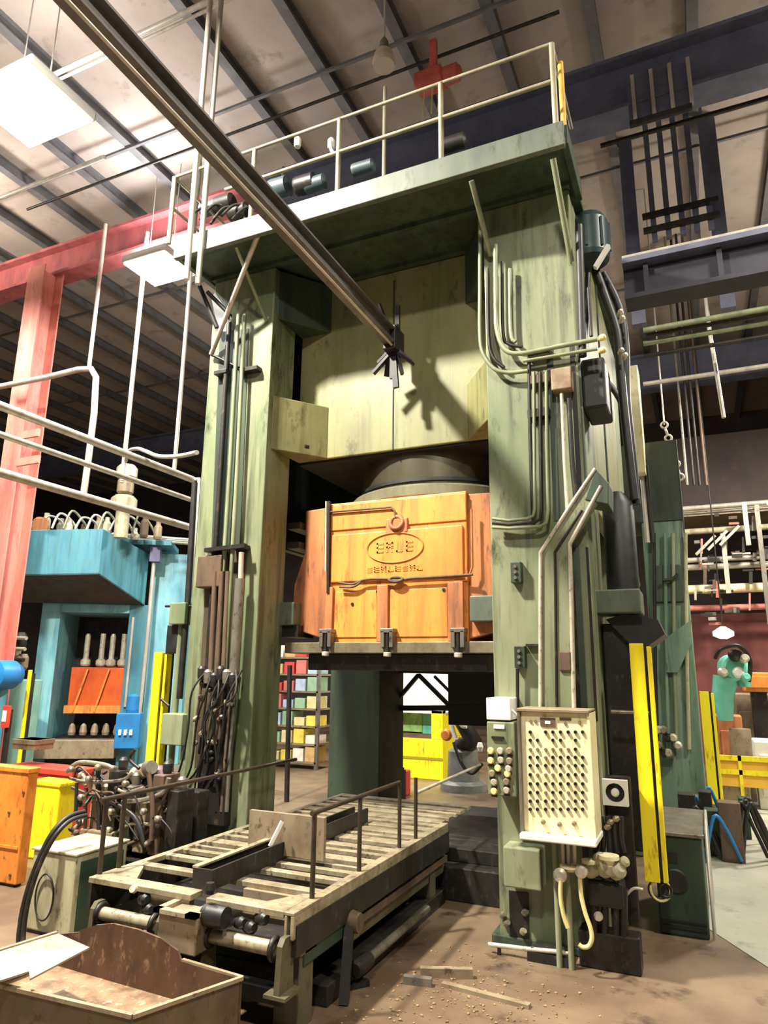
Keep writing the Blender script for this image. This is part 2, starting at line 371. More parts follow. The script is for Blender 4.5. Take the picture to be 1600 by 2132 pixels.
for xx in (680, 808, 955):                       # die clamps with bolts
    c = at(xx, 1332, Y=RY-.06)
    cl = B().box(c.x-.055, c.x-.022, c.y-.03, RY, c.z-.06, c.z+.07).box(c.x+.022, c.x+.055, c.y-.03, RY, c.z-.06, c.z+.07).box(c.x-.06, c.x+.06, c.y-.03, RY, c.z+.055, c.z+.09).go('die_clamp', steel, ram, .004)
    B().lathe((c.x, c.y-.01, c.z-.12), [(.015,0),(.015,.19)], 12).go('bolt', dark, cl)
    B().lathe((c.x, c.y-.01, c.z-.135), [(.03,0),(.034,.006),(.034,.03),(.03,.036)], 6).go('nut', bright, cl)
# guide brackets of the ram
for x0, x1 in ((-3.40, -3.20), (-1.60, -1.325)):
    g = B().box(x0, x1, RY-.06, RY+.3, 2.08, 2.28).go('guide_bracket', greenL, press, .01)
B().box(-3.335, -3.17, RY-.02, RY+.25, 1.98, 2.08).go('guide_shoe', dark, press)
for zz in (2.98, 2.80):
    B().box(-3.34, -3.20, RY+.0, RY+.3, zz-.03, zz+.03).go('guide_bracket', dark, press, .006)
# X-braced rear guard seen under the ram
gy = 7.9
fr = B().bar(at(800,1395,Y=gy), at(1010,1400,Y=gy), .1, .06).bar(at(800,1474,Y=gy), at(1010,1474,Y=gy), .09, .06).bar(at(806,1390,Y=gy), at(806,1640,Y=gy), .06, .06).go('rear_guard', black, press)
B().bar(at(872,1405,Y=gy), at(815,1472,Y=gy), .06, .04).go('diagonal_brace', black, fr)
B().bar(at(872,1405,Y=gy), at(935,1468,Y=gy), .06, .04).go('diagonal_brace', black, fr)
B().bar(at(905,1408,Y=gy), at(945,1448,Y=gy), .03, .03).go('diagonal_brace', black, fr)
B().box(at(935,1400,Y=gy).x, XR0, gy-.03, gy+.03, 1.1, 1.9).go('guard_plate', black, fr)
B().box(XL1, XR0, 7.95, 8.02, 1.72, 3.62).go('rear_shield', dark, press)

# ---------------- platform and its railing
plat = B().box(-4.1, -.57, 4.3, 8.0, 5.44, 5.5).go('platform', greenD, press, .005, label='grey-green service platform around the press top')  # platform green darkened to paint the shade underneath
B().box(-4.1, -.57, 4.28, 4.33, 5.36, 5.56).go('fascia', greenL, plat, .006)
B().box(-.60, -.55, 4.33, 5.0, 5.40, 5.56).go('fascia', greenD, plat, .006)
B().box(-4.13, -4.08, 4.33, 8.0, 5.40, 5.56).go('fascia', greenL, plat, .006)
for y in (4.8, 5.3): B().box(-4.05, -.62, y-.03, y+.03, 5.40, 5.44).go('floor_joist', greenD, plat)
RL = mat('railing_pipe_paint', (160,152,128), (130,122,100), .45, .1, 9, 2, (.4,.7))
fy = 4.31
tops = [(1150,108,292), (918,178,372), (708,236,430), (531,312,455), (365,362,505)]
tp = [at(x, t, Y=fy) for x, t, b in tops]
zt = sum(p.z for p in tp)/len(tp); zm = zt-.33
for p in tp: B().tube([(p.x, fy, 5.56), (p.x, fy, zt)], .022, 8).go('railing_post', RL, plat)
B().tube([(tp[-1].x, fy, zt), (tp[0].x, fy, zt)], .015, 8).go('top_rail', RL, plat)
B().tube([(tp[-2].x-.3, fy, zm), (tp[0].x, fy, zm)], .017, 8).go('mid_rail', RL, plat)
B().tube([(tp[-1].x, fy, zt), (tp[-1].x, 7.8, zt)], .015, 8).go('top_rail', RL, plat)
B().tube([(tp[-1].x, fy, zm), (tp[-1].x, 7.8, zm)], .015, 8).go('mid_rail', RL, plat)
B().tube([(tp[0].x, fy, zt), (tp[0].x, 5.2, zt)], .015, 8).go('top_rail', RL, plat)
B().tube([(tp[0].x+.03, 4.5, 5.56), (tp[0].x+.03, 4.5, zt)], .022, 8).go('railing_post', mat('yellow_post_paint', (206,166,70), (176,134,50), .5, 0, 8, 2, (.4,.7)), plat)
for (x, y0, y1, Y) in ((802,182,330,5.2), (590,348,385,6.2)):
    q = at(x, y0, Y=Y); B().tube([(q.x, Y, 5.5), (q.x, Y, q.z)], .020, 8).go('railing_post', RL, plat)
# braces from platform down to the columns
B().tube([at(545,470,Y=4.33), at(440,738,Y=4.77)], .024, 8).go('brace', galv, plat)
B().tube([at(440,738,Y=4.77), at(502,768,Y=4.80)], .014, 8).go('brace', dark, plat)
B().tube([at(492,515,Y=4.34), at(555,668,Y=4.80)], .016, 8).go('brace', conduit, plat)
B().tube([at(982,376,Y=4.33), at(1022,532,Y=4.78)], .022, 8).go('brace', conduit, plat)
B().tube([at(1152,330,Y=4.33), at(1190,545,Y=4.80)], .022, 8).go('brace', conduit, plat)
B().prism(px([(440,620),(448,608),(482,662),(470,690),(455,688)], 4.75), (0,.02,0)).go('gusset_plate', white, plat)
B().tube([at(412,588,Y=4.6), at(452,682,Y=4.72)], .024, 8).go('brace', black, plat)
B().tube([at(432,608,Y=4.6), at(476,652,Y=4.7)], .02, 8).go('brace', black, plat)
# machinery on the platform
tankM = mat('dark_blue_green_tank_paint', (62,76,84), (48,60,62), .5, 0, 3, 2, (.4,.7), (80,92,70))
hp = B().box(-3.3, -1.0, 5.3, 7.2, 5.5, 6.25).go('oil_tank', tankM, press, .02, label='dark oil tank on the platform')
for i in range(6): B().box(-3.2+i*.4, -2.9+i*.4, 5.27, 5.30, 5.62, 6.12).go('tank_panel', tankM, hp, .01)
for i in range(4): B().tube([(-3.2+.1*i, 4.9+.12*i, 5.62+.07*i), (-.75, 4.9+.12*i, 5.62+.07*i)], .03, 8).go('manifold_pipe', greenD, press)
for (x, y) in ((620,297), (522,500), (566,425), (690,300)):
    q = at(x, y, Y=4.85); B().lathe((q.x, q.y, q.z-.05), [(.03,0),(.035,.02),(.035,.09),(.02,.11)], 12).go('filter_cap', white, press)
B().curve(px([(688,290),(690,312),(700,322)], 4.8), .016, 8).go('hose', white, press)
for i, (x, y, s) in enumerate(((470,440,.09), (440,445,.07), (500,455,.08), (585,410,.1), (640,400,.09), (660,395,.07), (950,312,.07), (760,360,.06))):
    q = at(x, y, Y=4.9); q.z = max(q.z, 5.5)
    pm = B().lathe((q.x-.12, q.y, q.z+s), [(s,0),(s*1.05,.02),(s,.2),(s*.5,.22)], 14, (1,0,0)).go('pump', tankM if i % 2 else dark, press)
for i in range(5):
    xa = 395+i*22; B().curve([at(xa,450+8*(i%3),Y=4.7), at(xa+30,432-6*(i%2),Y=4.8), at(xa+70,438,Y=4.9), at(xa+95,455,Y=4.9)], .014, 6).go('hose', dark, press)

# ---------------- pipes and boxes on the left column
FY = PY-.05
B().prism(px([(432,1150),(512,1142),(478,1700),(398,1715)], PY-.012), (0,.012,0)).go('pipe_channel', mat('oily_brown_channel', (84,72,54), (54,46,36), .5, .1, 5, 5, (.4,.66), (36,32,28)), colL)
B().prism(px([(458,690),(518,684),(500,1140),(440,1150)], PY-.008), (0,.008,0)).go('pipe_channel', greenD, colL)
for i in range(22):
    x = 412+random.random()*86; y = 1400+random.random()*220; sl = -.06*(y-1400)
    B().lathe(at(x+sl,y,Y=FY-.07), [(.012,-.03),(.022,-.01),(.022,.02),(.010,.035)], 8, (random.uniform(-1,1),-.6,random.uniform(-1,1))).go('fitting', (dark, rust, fit, black, steel)[i%5], colL)
for i in range(8):
    x = 415+11*i; B().tube([at(x+8,1405+6*(i%3),Y=FY-.06), at(x-4+4*(i%3),1480,Y=FY-.07), at(x-12,1560+10*(i%4),Y=FY-.05)], .010, 6).go('pipe', (rust, dark, steel, greenD)[i%4], colL)
for k, (x0, x1) in enumerate(((478,432), (497,452), (510,470))):
    B().tube([at(x0,655,Y=FY-.02*k), at((x0+x1)/2+3,1000,Y=FY-.02*k), at(x1,1395,Y=FY-.02*k)], .019 if k else .024, 8).go('conduit', (dark, conduit, green)[k], colL)
for (x, y, ww) in ((520,770,.10), (462,776,.07), (452,1145,.09), (500,1140,.07)):
    q = at(x, y, Y=FY); B().box(q.x-ww, q.x+ww, q.y-.03, PY, q.z-.02, q.z+.02).go('pipe_clamp', dark, colL, .004)
q0, q1 = at(428,1146,Y=FY-.06), at(512,1136,Y=FY-.06); B().bar(q0, q1, .04, .035).go('hanger_bar', dark, colL)
for (x, m_) in ((441,rust),(455,rust),(468,rust)):
    B().tube([at(x+8,1190,Y=FY-.05), at(x-2,1400,Y=FY-.05)], .024, 8).go('riser_pipe', m_, colL)
B().tube([at(503,1150,Y=FY-.06), at(501,1215,Y=FY-.06)], .022, 10).go('cylinder_rod', galv, colL)
B().tube([at(500,1205,Y=FY-.06), at(488,1400,Y=FY-.06)], .040, 12).go('hydraulic_cylinder', steel, colL)
B().box(at(420,1170,Y=FY).x, at(470,1170,Y=FY).x, FY-.06, PY, at(420,1225,Y=FY).z, at(420,1160,Y=FY).z).go('valve_block', rust, colL, .01)
for i in range(6):
    x = 420+13*i; B().lathe(at(x,1405+7*(i%3),Y=FY-.09), [(.03,-.04),(.035,0),(.035,.05),(.02,.07)], 10).go('valve', (dark, steel, black)[i%3], colL)
for i in range(7):
    x = 412+12*i
    B().curve([at(x+20,1395,Y=FY-.08), at(x-12+14*(i%3),1440+9*(i%4),Y=FY-.16), at(x-20+9*(i%4)-3*i,1515-12*(i%3),Y=FY-.14), at(x-34+7*(i%3),1590+10*(i%2),Y=FY-.10), at(x-60+5*i,1660-14*(i%3),Y=FY-.06)], .009, 6).go('hydraulic_hose', (black, dark)[i%2], colL)
B().box(at(420,1590,Y=FY).x, at(480,1590,Y=FY).x, FY-.04, PY, .5, 1.15).go('valve_panel', dark, colL, .01)
for i in range(3): B().tube([at(470+9*i,1430,Y=FY-.03), at(452+10*i,1690,Y=FY-.03)], .016, 8).go('riser_pipe', (dark, rust, steel)[i], colL)
B().prism(px([(403,1600),(412,1640),(410,1728),(348,1745),(352,1705),(385,1640)], PY-.06), (0,.05,0)).go('gusset_plate', green, colL, .004)
# black edge rail and boxes on the outer left side
B().tube([at(406,1005,Y=PY+.05), at(392,1240,Y=PY+.05), at(374,1455,Y=PY+.05)], .028, 8).go('cable', black, colL)
B().box(at(347,1500,Y=PY).x, at(390,1500,Y=PY).x, PY-.06, PY+.12, at(360,1550,Y=PY).z, at(360,1485,Y=PY).z).go('junction_box', conduit, colL, .008)
B().box(at(352,1280,Y=PY).x, at(385,1280,Y=PY).x, PY, PY+.15, at(360,1300,Y=PY).z, at(360,1255,Y=PY).z).go('junction_box', green, colL, .008)
B().box(at(354,1330,Y=PY+.1).x, at(376,1330,Y=PY+.1).x, PY+.05, PY+.16, at(360,1360,Y=PY).z, at(360,1300,Y=PY).z).go('junction_box', black, colL, .008)
B().tube([at(345,1262,Y=PY+.05), at(405,1262,Y=PY+.05)], .012, 8).go('conduit', dark, colL)
B().tube([at(378,1300,Y=PY+.08), at(352,1640,Y=PY+.08)], .03, 8).go('conduit', conduit, colL)

# ---------------- pipes and boxes on the right column
GY = PY-.05
def pipe(pts, r, mt, Y=GY, nm='conduit', rounded=False):
    P = px(pts, Y)
    return (B().curve(P, r, 8, 5) if rounded else B().tube(P, r, 8)).go(nm, mt, colR)
pipe([(1000,440),(1000,600),(1000,690),(1006,735),(1030,768),(1062,776),(1100,772)], .017, conduit, GY-.02, rounded=True)
pipe([(1016,560),(1018,700),(1028,745),(1050,765)], .014, dark, GY-.0, rounded=True)
pipe([(1032,510),(1033,640),(1036,690),(1052,728),(1085,736),(1160,722),(1245,706)], .019, conduit, GY-.03, rounded=True)
pipe([(1046,545),(1048,690),(1060,716),(1088,722)], .013, dark, GY-.0, rounded=True)
pipe([(1062,560),(1064,690),(1074,712)], .015, conduit, GY, rounded=True)
pipe([(1090,752),(1150,742),(1245,726)], .014, conduit, GY-.03)
pipe([(1102,745),(1104,900),(1110,1075)], .014, black, GY-.01)
for i, (xt, xb, mt) in enumerate(((1112,1114,conduit), (1125,1128,dark), (1138,1142,conduit))):
    pipe([(xt,775),(xt+1,930),(xb,1060),(xb-3,1074+7*i),(xb-16,1080+8*i),(1060,1084+8*i),(1026,1080+9*i)], .0125, mt, GY-.02)
for y in (735, 790, 860): 
    q = at(1125, y, Y=GY); B().box(q.x-.09, q.x+.07, q.y-.02, PY, q.z-.035, q.z+.035).go('pipe_clamp', rust if y != 860 else dark, colR, .006)
q = at(1172,792,Y=GY); B().box(q.x-.075, q.x+.07, q.y-.05, PY, q.z-.085, q.z+.08).go('junction_box', mat('rusty_box_paint', (150,138,108), (126,98,74), .55, 0, 12, 1, (.4,.65)), colR, .008)
pipe([(1170,820),(1176,960),(1184,1090)], .014, bright, GY-.02)
pipe([(1185,830),(1192,960),(1200,1040)], .018, dark, GY)
pipe([(1206,470),(1210,600),(1214,742)], .030, black, GY-.0)
pipe([(1226,600),(1232,700)], .014, dark, GY)
# grooves and ribs down the outer part of the right column
for (xa, xb, ya, yb, mt_, pr_) in ((1200,1212,1140,1990,dark,.006), (1213,1226,1140,1990,greenD,.02), (1240,1246,1140,1500,dark,.006)):
    q0, q1 = at(xa,1500,Y=PY), at(xb,1500,Y=PY); B().box(q0.x, q1.x, PY-pr_, PY, at(1215,yb,Y=PY).z, at(1215,ya,Y=PY).z).go('rib', mt_, colR)
for (xa, xb, mt_) in ((1146,1160,greenD), (1196,1206,dark), (1212,1218,greenD)):
    q0, q1 = at(xa,900,Y=PY), at(xb,900,Y=PY); B().box(q0.x, q1.x, PY-.006, PY, 2.75, 4.1).go('rib', mt_, colR)
B().box(at(1062,1900,Y=PY).x, at(1102,1900,Y=PY).x, PY-.01, PY, at(1080,1955,Y=PY).z, at(1080,1856,Y=PY).z).go('cavity_shade', dark, colR)  # flat dark panel painted as the shade of an open cavity
for (x, y) in ((1048,1905),(1056,1922),(1090,1940),(1094,1900)): B().lathe(at(x,y,Y=PY-.03), [(.014,-.03),(.024,0),(.014,.03)], 8, (.5,-.6,.4)).go('fitting', fit, colR)
# cranked cable duct
d0 = px([(1127,1480),(1126,1152),(1238,980),(1262,1012),(1190,1130),(1197,1480)], PY-.09)
B().prism(d0, (0,.09,0)).go('cable_duct', green, colR, .006)
pipe([(1126,1480),(1126,1150),(1190,1050),(1240,976)], .014, bright, PY-.095)
pipe([(1196,1480),(1187,1132),(1225,1062),(1252,1012)], .014, bright, PY-.095)
pipe([(1160,1480),(1156,1150),(1212,1062)], .010, dark, PY-.095)
B().prism([at(1218,1040,Y=PY-.10), at(1240,975,Y=PY-.10), at(1268,1005,Y=PY-.10), at(1268,1050,Y=PY-.10)], (0,.3,0)).go('duct_hood', greenD, colR, .006)
for (x, y) in ((1075,1192), (1083,1368)):
    q = at(x, y, Y=GY); B().box(q.x-.035, q.x+.04, q.y-.02, PY, q.z-.075, q.z+.075).go('switch_box', greenD, colR, .006)
    for j in (-.04, 0, .04): B().lathe((q.x-.0, q.y-.02, q.z+j), [(.012,0),(.012,.012)], 8, (0,-1,0)).go('switch_button', steel, colR)
pipe([(1078,1392),(1078,1478)], .012, black, GY)
q = at(1110,1343,Y=GY); B().box(q.x-.05, q.x+.05, q.y, PY, q.z-.008, q.z+.008).go('bracket', dark, colR)
q = at(1180,1375,Y=PY-.11); B().box(q.x-.05, q.x+.03, q.y, PY-.09, q.z-.07, q.z+.06).go('valve_block', rust, colR, .01)
B().box(at(1050,1800,Y=4.66).x, at(1127,1800,Y=4.66).x, 4.64, PY, at(1090,1850,Y=4.66).z, at(1090,1765,Y=4.66).z).go('junction_box', green, colR, .01, label='green junction box low on the column')
# right flank: bracket, black shade of the side opening, hood, motor and hoses
B().tube([(-.47,5.35,2.28),(-.47,5.35,2.95),(-.47,5.35,3.05)], [.115,.115,.05], 20).go('opening_shade', black, press)  # black cylinder stands in for the shade of the side opening
B().box(at(1240,1250,Y=5.1).x, at(1335,1250,Y=5.1).x, 5.05, 5.4, at(1290,1277,Y=5.1).z, at(1290,1228,Y=5.1).z).go('side_bracket', greenL, press, .01)
B().prism(px([(1262,1290),(1300,1278),(1370,1290),(1385,1320),(1350,1345),(1310,1338)], 5.15), (0,.5,0)).go('guard_hood', black, press)
B().box(-.62, -.44, 5.2, 5.6, .55, 2.05).go('side_cover', dark, press, .01)
B().tube([at(1312,1110,X=-.58), at(1328,1220,X=-.58)], .03, 8).go('guide_rod', conduit, press)
mo = at(1232, 500, Y=5.25)
mt_ = B().lathe((mo.x-.02, mo.y, mo.z-.22), [(.05,0),(.15,.02),(.16,.06),(.16,.36),(.13,.42),(.05,.44)], 20).go('pump_motor', mat('dark_teal_motor_paint', (34,60,62), (24,40,46), .4, .1, 6, 1, (.4,.7)), press)
for i in range(8):
    a = i*math.pi/4; B().box(mo.x-.02+.165*math.cos(a)-.008, mo.x-.02+.165*math.cos(a)+.008, mo.y+.165*math.sin(a)-.008, mo.y+.165*math.sin(a)+.008, mo.z-.14, mo.z+.12).go('cooling_fin', MATS['dark_teal_motor_paint'], mt_)
B().bar(at(1240,558,Y=5.1), at(1268,512,Y=5.1), .05, .03).go('motor_plate', white, mt_)
for i, pts in enumerate(([(1240,560),(1262,620),(1285,690),(1292,760),(1300,850),(1312,960),(1322,1040)], [(1256,570),(1290,640),(1302,720),(1305,830),(1316,940),(1325,1050)],
                         [(1225,560),(1222,640),(1218,720),(1222,800)], [(1250,580),(1272,660),(1280,700)], [(1222,770),(1250,780),(1290,830),(1312,900)])):
    B().curve(px(pts, 5.35+.06*i), .034 if i < 2 else .024, 8).go('hydraulic_hose', black, press)
for (x, y) in ((1290,655), (1294,668), (1292,735), (1232,835), (1245,820), (1300,745)):
    B().lathe(at(x,y,Y=5.2), [(.012,-.02),(.022,0),(.022,.03),(.012,.05)], 10, (.4,-.8,.3)).go('hose_fitting', bright, press)
B().box(at(1212,800,Y=4.9).x, at(1262,800,Y=4.9).x, 4.9, 5.3, at(1230,850,Y=4.9).z, at(1230,745,Y=4.9).z).go('valve_manifold', black, press, .02)
for y in (705, 731):
    B().lathe(at(1248,y,Y=GY-.04), [(.016,0),(.024,.01),(.024,.04),(.012,.05)], 10, (1,-.3,0)).go('pipe_cap', hoseY, colR)
B().tube([(XR1+.06, 5.0, 1.45), (-.33, 5.0, 1.45)], .014, 8).go('guard_stay', steel, press)
# ================================================================== control panel on its stand
QY = 4.45
cp = thing('control_panel', 'cream control panel dotted with rows of black push buttons', 'control panel', (-.85, 4.58, 0))
B().box(-1.06, -.645, QY, 4.70, .76, 1.47).go('body', cream, cp, .012)
B().box(-1.075, -1.055, QY-.025, 4.70, .755, 1.475).go('side_flange', steel, cp, .004)
B().box(-.650, -.632, QY-.012, 4.70, .755, 1.475).go('side_flange', cream, cp, .004)
B().box(-1.075, -.632, QY-.03, 4.70, 1.462, 1.482).go('top_flange', tan, cp, .004)
B().box(-1.07, -.625, QY-.07, 4.70, .725, .762).go('bottom_lip', white, cp, .008)
for x in (-.905, -.835): B().tube([(x, 4.6, 0), (x, 4.6, .76)], .018, 10).go('stand_post', green, cp)
cols = [1105,1120,1137,1152,1168,1184,1199,1214]; rows = [1524,1541,1560,1577,1594,1613,1632,1650,1668,1685]
pale = {(0,2),(1,2),(2,2),(3,2),(4,2),(5,2),(2,3),(5,4),(1,5),(2,5),(3,5),(2,7),(5,7),(4,8),(5,8)}
none = {(1,0),(2,1),(5,1),(7,1),(7,2)}
greyB = mat('grey_button', (120,108,84), None, .4)
bproto = {}
for j, ry in enumerate(rows):
    for i, cx in enumerate(cols):
        if (i, j) in none: continue
        p = at(cx, ry, Y=QY); key = (i, j) in pale; r = .0105 if not key else .0095
        if key not in bproto:
            bproto[key] = B().lathe(p, [(r,0),(r,.010),(r*.8,.016)], 10, (0,-1,0)).go('button', greyB if key else blackB, cp)
            off = ORG[bproto[key]] - p
        else: twin(bproto[key], p+off, cp)
for (x, y) in ((1132,1711), (1166,1716), (1196,1714)):
    p = at(x, y, Y=QY); B().lathe(p, [(.014,0),(.014,.012),(.008,.03)], 10, (0,-1,0)).go('selector_knob', greyB, cp)
p0, p1 = at(1126,1511,Y=QY), at(1157,1495,Y=QY)
np_ = B().box(p0.x, p1.x, QY-.008, QY, p0.z, p1.z).go('meter', rust, cp)
B().box(p0.x+.03, p1.x-.03, QY-.010, QY-.008, p0.z+.012, p1.z-.018).go('meter_window', white, np_)
p0, p1 = at(1166,1499,Y=QY), at(1190,1495,Y=QY); B().box(p0.x, p1.x, QY-.006, QY, p0.z, p1.z).go('label_strip', rust, cp)
for (x, y) in ((1106,1502),(1116,1502),(1178,1506),(1208,1504)):
    p = at(x, y, Y=QY); B().lathe(p, [(.010,0),(.010,.008)], 8, (0,-1,0)).go('indicator', greyB, cp)
for x in (1172, 1183, 1196): B().tube([at(x,1752,Y=4.56), at(x+2,1800,Y=4.56)], .012, 8).go('conduit', galv, cp)

# push-button station beside it
ps = thing('push_button_station', 'narrow button station with brass buttons under a white box, left of the cream panel', 'control panel', (-1.22, 4.66, .92))
B().box(-1.31, -1.125, 4.56, PY, .93, 1.385).go('body', green, ps, .008)
for k, (x, y) in enumerate(((1023,1563),(1043,1563),(1062,1563),(1023,1583),(1044,1582),(1062,1584),(1038,1599),(1060,1600),(1026,1610),(1058,1611),(1030,1628),(1056,1627),(1030,1647),(1056,1645))):
    p = at(x, y, Y=4.56)
    bb = B().lathe(p, [(.022,0),(.022,.014),(.016,.024)], 12, (0,-1,0)).go('button', (hoseY, bright, tan)[k%3], ps)
    B().box(p.x-.02, p.x+.02, 4.552, 4.56, p.z-.035, p.z-.024).go('button_label', dark, ps)
p = at(1040,1513,Y=4.56); B().box(p.x-.035, p.x+.035, 4.552, 4.56, p.z-.012, p.z+.012).go('label_strip', white, ps)
B().box(p.x-.05, p.x+.03, 4.545, 4.56, p.z-.075, p.z-.06).go('selector', dark, ps)
wbx = B().box(-1.31, -1.15, 4.56, PY, 1.395, 1.535).go('white_box', white, ps, .006, label='white blank box on top')
B().curve(px([(1066,1478),(1076,1488),(1084,1500)], 4.6), .008, 6).go('cable', white, ps)

# ================================================================== valve group, hoses, fan right of the panel stand
vg = thing('valve_assembly', 'cluster of cream valves and flanges below the cream control panel', 'valve', (-.68, 4.7, 0))
def flange(c, r, h, mt, ax=(0,0,1), nm='flange'):
    return B().lathe(c, [(r*.6,0),(r,.0),(r,h*.35),(r*.55,h*.4),(r*.55,h)], 18, ax).go(nm, mt, vg)
flange(at(1188,1802,Y=4.55), .062, .03, cream, (0,0,-1)); flange(at(1227,1790,Y=4.6), .045, .05, cream, (0,0,-1)); flange(at(1268,1780,Y=4.6), .06, .06, cream, (0,0,-1))
B().lathe(at(1168,1822,Y=4.50), [(.02,-.03),(.04,-.02),(.04,.02),(.02,.03)], 14, (0,-1,.2)).go('coupling', bright, vg)
B().lathe(at(1212,1815,Y=4.52), [(.02,-.03),(.035,-.02),(.035,.03),(.02,.04)], 14, (0,-1,.2)).go('coupling', bright, vg)
for (x, y, r) in ((1232,1808,.05), (1262,1805,.055), (1285,1812,.05), (1300,1795,.03), (1250,1790,.04)):
    B().lathe(at(x,y,Y=4.62), [(r*.5,-r),(r,-r*.5),(r,r*.5),(r*.5,r)], 14, (.5,-.5,.4)).go('valve_body', cabM, vg)
for (x0,y0,x1,y1) in ((1262,1830,1258,1990),(1285,1830,1284,1980),(1240,1840,1238,2000),(1300,1850,1300,1960)):
    B().tube([at(x0,y0,Y=4.68), at(x1,y1,Y=4.68)], .022, 8).go('pipe', dark, vg)
B().box(at(1225,1880,Y=4.64).x, at(1300,1880,Y=4.64).x, 4.64, 4.8, at(1250,1890,Y=4.64).z, at(1250,1835,Y=4.64).z).go('valve_block', black, vg, .02)
B().lathe(at(1248,1908,Y=4.62), [(.02,0),(.026,.01),(.026,.03),(.014,.04)], 12, (0,-1,.3)).go('coupling', bright, vg)
B().box(-.80, -.45, 4.66, 4.80, 0, .20).go('base_block', dark, vg, .01)
for i in range(5): B().curve(px([(1238+14*i,1700),(1246+12*i,1740),(1240+15*i,1775)], 4.72), .016, 6).go('hose', black, vg)
for (x, y) in ((1272,1712), (1284,1705), (1266,1722)): B().lathe(at(x,y,Y=4.7), [(.012,-.02),(.02,0),(.012,.02)], 10, (1,0,.5)).go('fitting', fit, vg)
B().curve(px([(1265,1880),(1285,1878),(1302,1866),(1320,1850),(1340,1852)], 4.75), .009, 6).go('cable', galv, vg)
B().box(-.62,-.47, 4.88, 4.98, .22, 1.05).go('back_plate', dark, vg)
tag(B().curve(px([(1168,1832),(1168,1868),(1174,1905),(1183,1932)], 4.48), .013, 8).go('air_hose', hoseY), 'short cream hose hanging from the left coupling, in front of the panel posts', 'hose')
tag(B().curve(px([(1208,1822),(1210,1860),(1219,1900),(1230,1932),(1233,1955),(1226,1970),(1214,1972),(1206,1966)], 4.50), .013, 8).go('air_hose', hoseY), 'longer cream hose curling into a hook near the floor below the panel', 'hose')
fan = thing('cooling_fan', 'small white square fan with a round black grille', 'fan', (at(1281,1651,Y=4.82).x, 4.84, at(1281,1680,Y=4.82).z))
fc = at(1281,1651,Y=4.82)
b = B(); s_ = .077
for i in range(24):
    a0, a1 = 2*math.pi*i/24, 2*math.pi*(i+1)/24
    def sq(a):
        k = s_/max(abs(math.cos(a)), abs(math.sin(a))); return Vector((fc.x+k*math.cos(a), 4.82, fc.z+k*math.sin(a)))
    def ci(a): return Vector((fc.x+.058*math.cos(a), 4.82, fc.z+.058*math.sin(a)))
    b.prism([sq(a0), sq(a1), ci(a1), ci(a0)], (0,.05,0))
b.go('frame', white, fan)
B().lathe((fc.x, 4.86, fc.z), [(.06,0),(.06,.01)], 24, (0,-1,0)).go('grille', black, fan)
for i in range(6):
    a = i*math.pi/3; c0 = Vector((fc.x+.02*math.cos(a), 4.845, fc.z+.02*math.sin(a))); c1 = Vector((fc.x+.055*math.cos(a+.4), 4.85, fc.z+.055*math.sin(a+.4)))
    B().bar(c0, c1, .022, .004, (0,1,.4)).go('blade', black, fan)
B().lathe((fc.x, 4.85, fc.z), [(.026,0),(.026,.02),(.018,.028)], 16, (0,-1,0)).go('hub', white, fan)

# ================================================================== yellow guards
def guard(x0, x1, Y, z0, z1, label, grp='yellow light-curtain guards'):
    g = thing('guard_post', label, 'guard', ((x0+x1)/2, Y, z0), grp)
    wd = x1-x0
    B().box(x0, x0+wd*.66, Y-.02, Y, z0, z1).go('face', yellow, g, .003)
    B().box(x0, x0+.012, Y, Y+.11, z0, z1).go('side_flange', yellow, g, .003)
    B().box(x0+wd*.66, x0+wd*.80, Y+.02, Y+.10, z0, z1).go('sensor_bar', dark, g)
    B().box(x0+wd*.80, x1, Y-.01, Y+.06, z0, z1-.02).go('edge_flange', yellow, g, .003)
    return g
g1 = guard(-.425, -.29, 5.0, .43, 1.90, 'tall yellow guard on the right side of the green press')
for i, (r_, dx) in enumerate(((.05,0),(.035,.05),(.06,.02))): B().ring((-.36+dx, 5.02, .38), r_, .008, (.3,-1,.2), 18, 6).go('cable_loop', (black, dark, hoseY)[i], g1)
g2 = guard(-4.47, -4.33, 4.9, .0, 1.84, 'yellow guard between the blue machine and the left green column')
B().box(-4.40, -4.36, 4.95, 5.02, 0, 1.84).go('mounting_bar', dark, g2)
B().tube([at(335,1455,Y=4.87), at(352,1470,Y=4.87)], .012, 6).go('strap', black, g2)

# ================================================================== roller table running into the press
TZ, TX0, TX1, TY0, TY1 = .55, -3.24, -1.91, 3.17, 5.45
tb = thing('die_transfer_table', 'long slatted steel die table on legs running into the press', 'table', (-2.57, 4.2, 0))
tt = mat('scuffed_table_steel', (176,164,136), (126,112,88), .38, .35, 8, 1.2, (.4,.66), (74,62,46), .1)
B().box(TX1-.04, TX1+.02, TY0, TY1, TZ-.015, TZ).box(TX1, TX1+.02, TY0, TY1, TZ-.12, TZ-.015).box(TX1-.035, TX1-.02, TY0, TY1, TZ-.12, TZ-.015).go('side_rail', tt, tb, .003)
B().box(TX1-.0, TX1+.025, TY0+.02, TY1, TZ-.20, TZ-.06).go('rail_web', dark, tb)
B().box(TX0, TX0+.05, TY0, 6.24, TZ-.03, TZ).go('side_rail', tt, tb, .003)
B().box(TX0+.01, TX0+.03, TY0, TY1, TZ-.2, TZ-.03).go('rail_web', dark, tb)
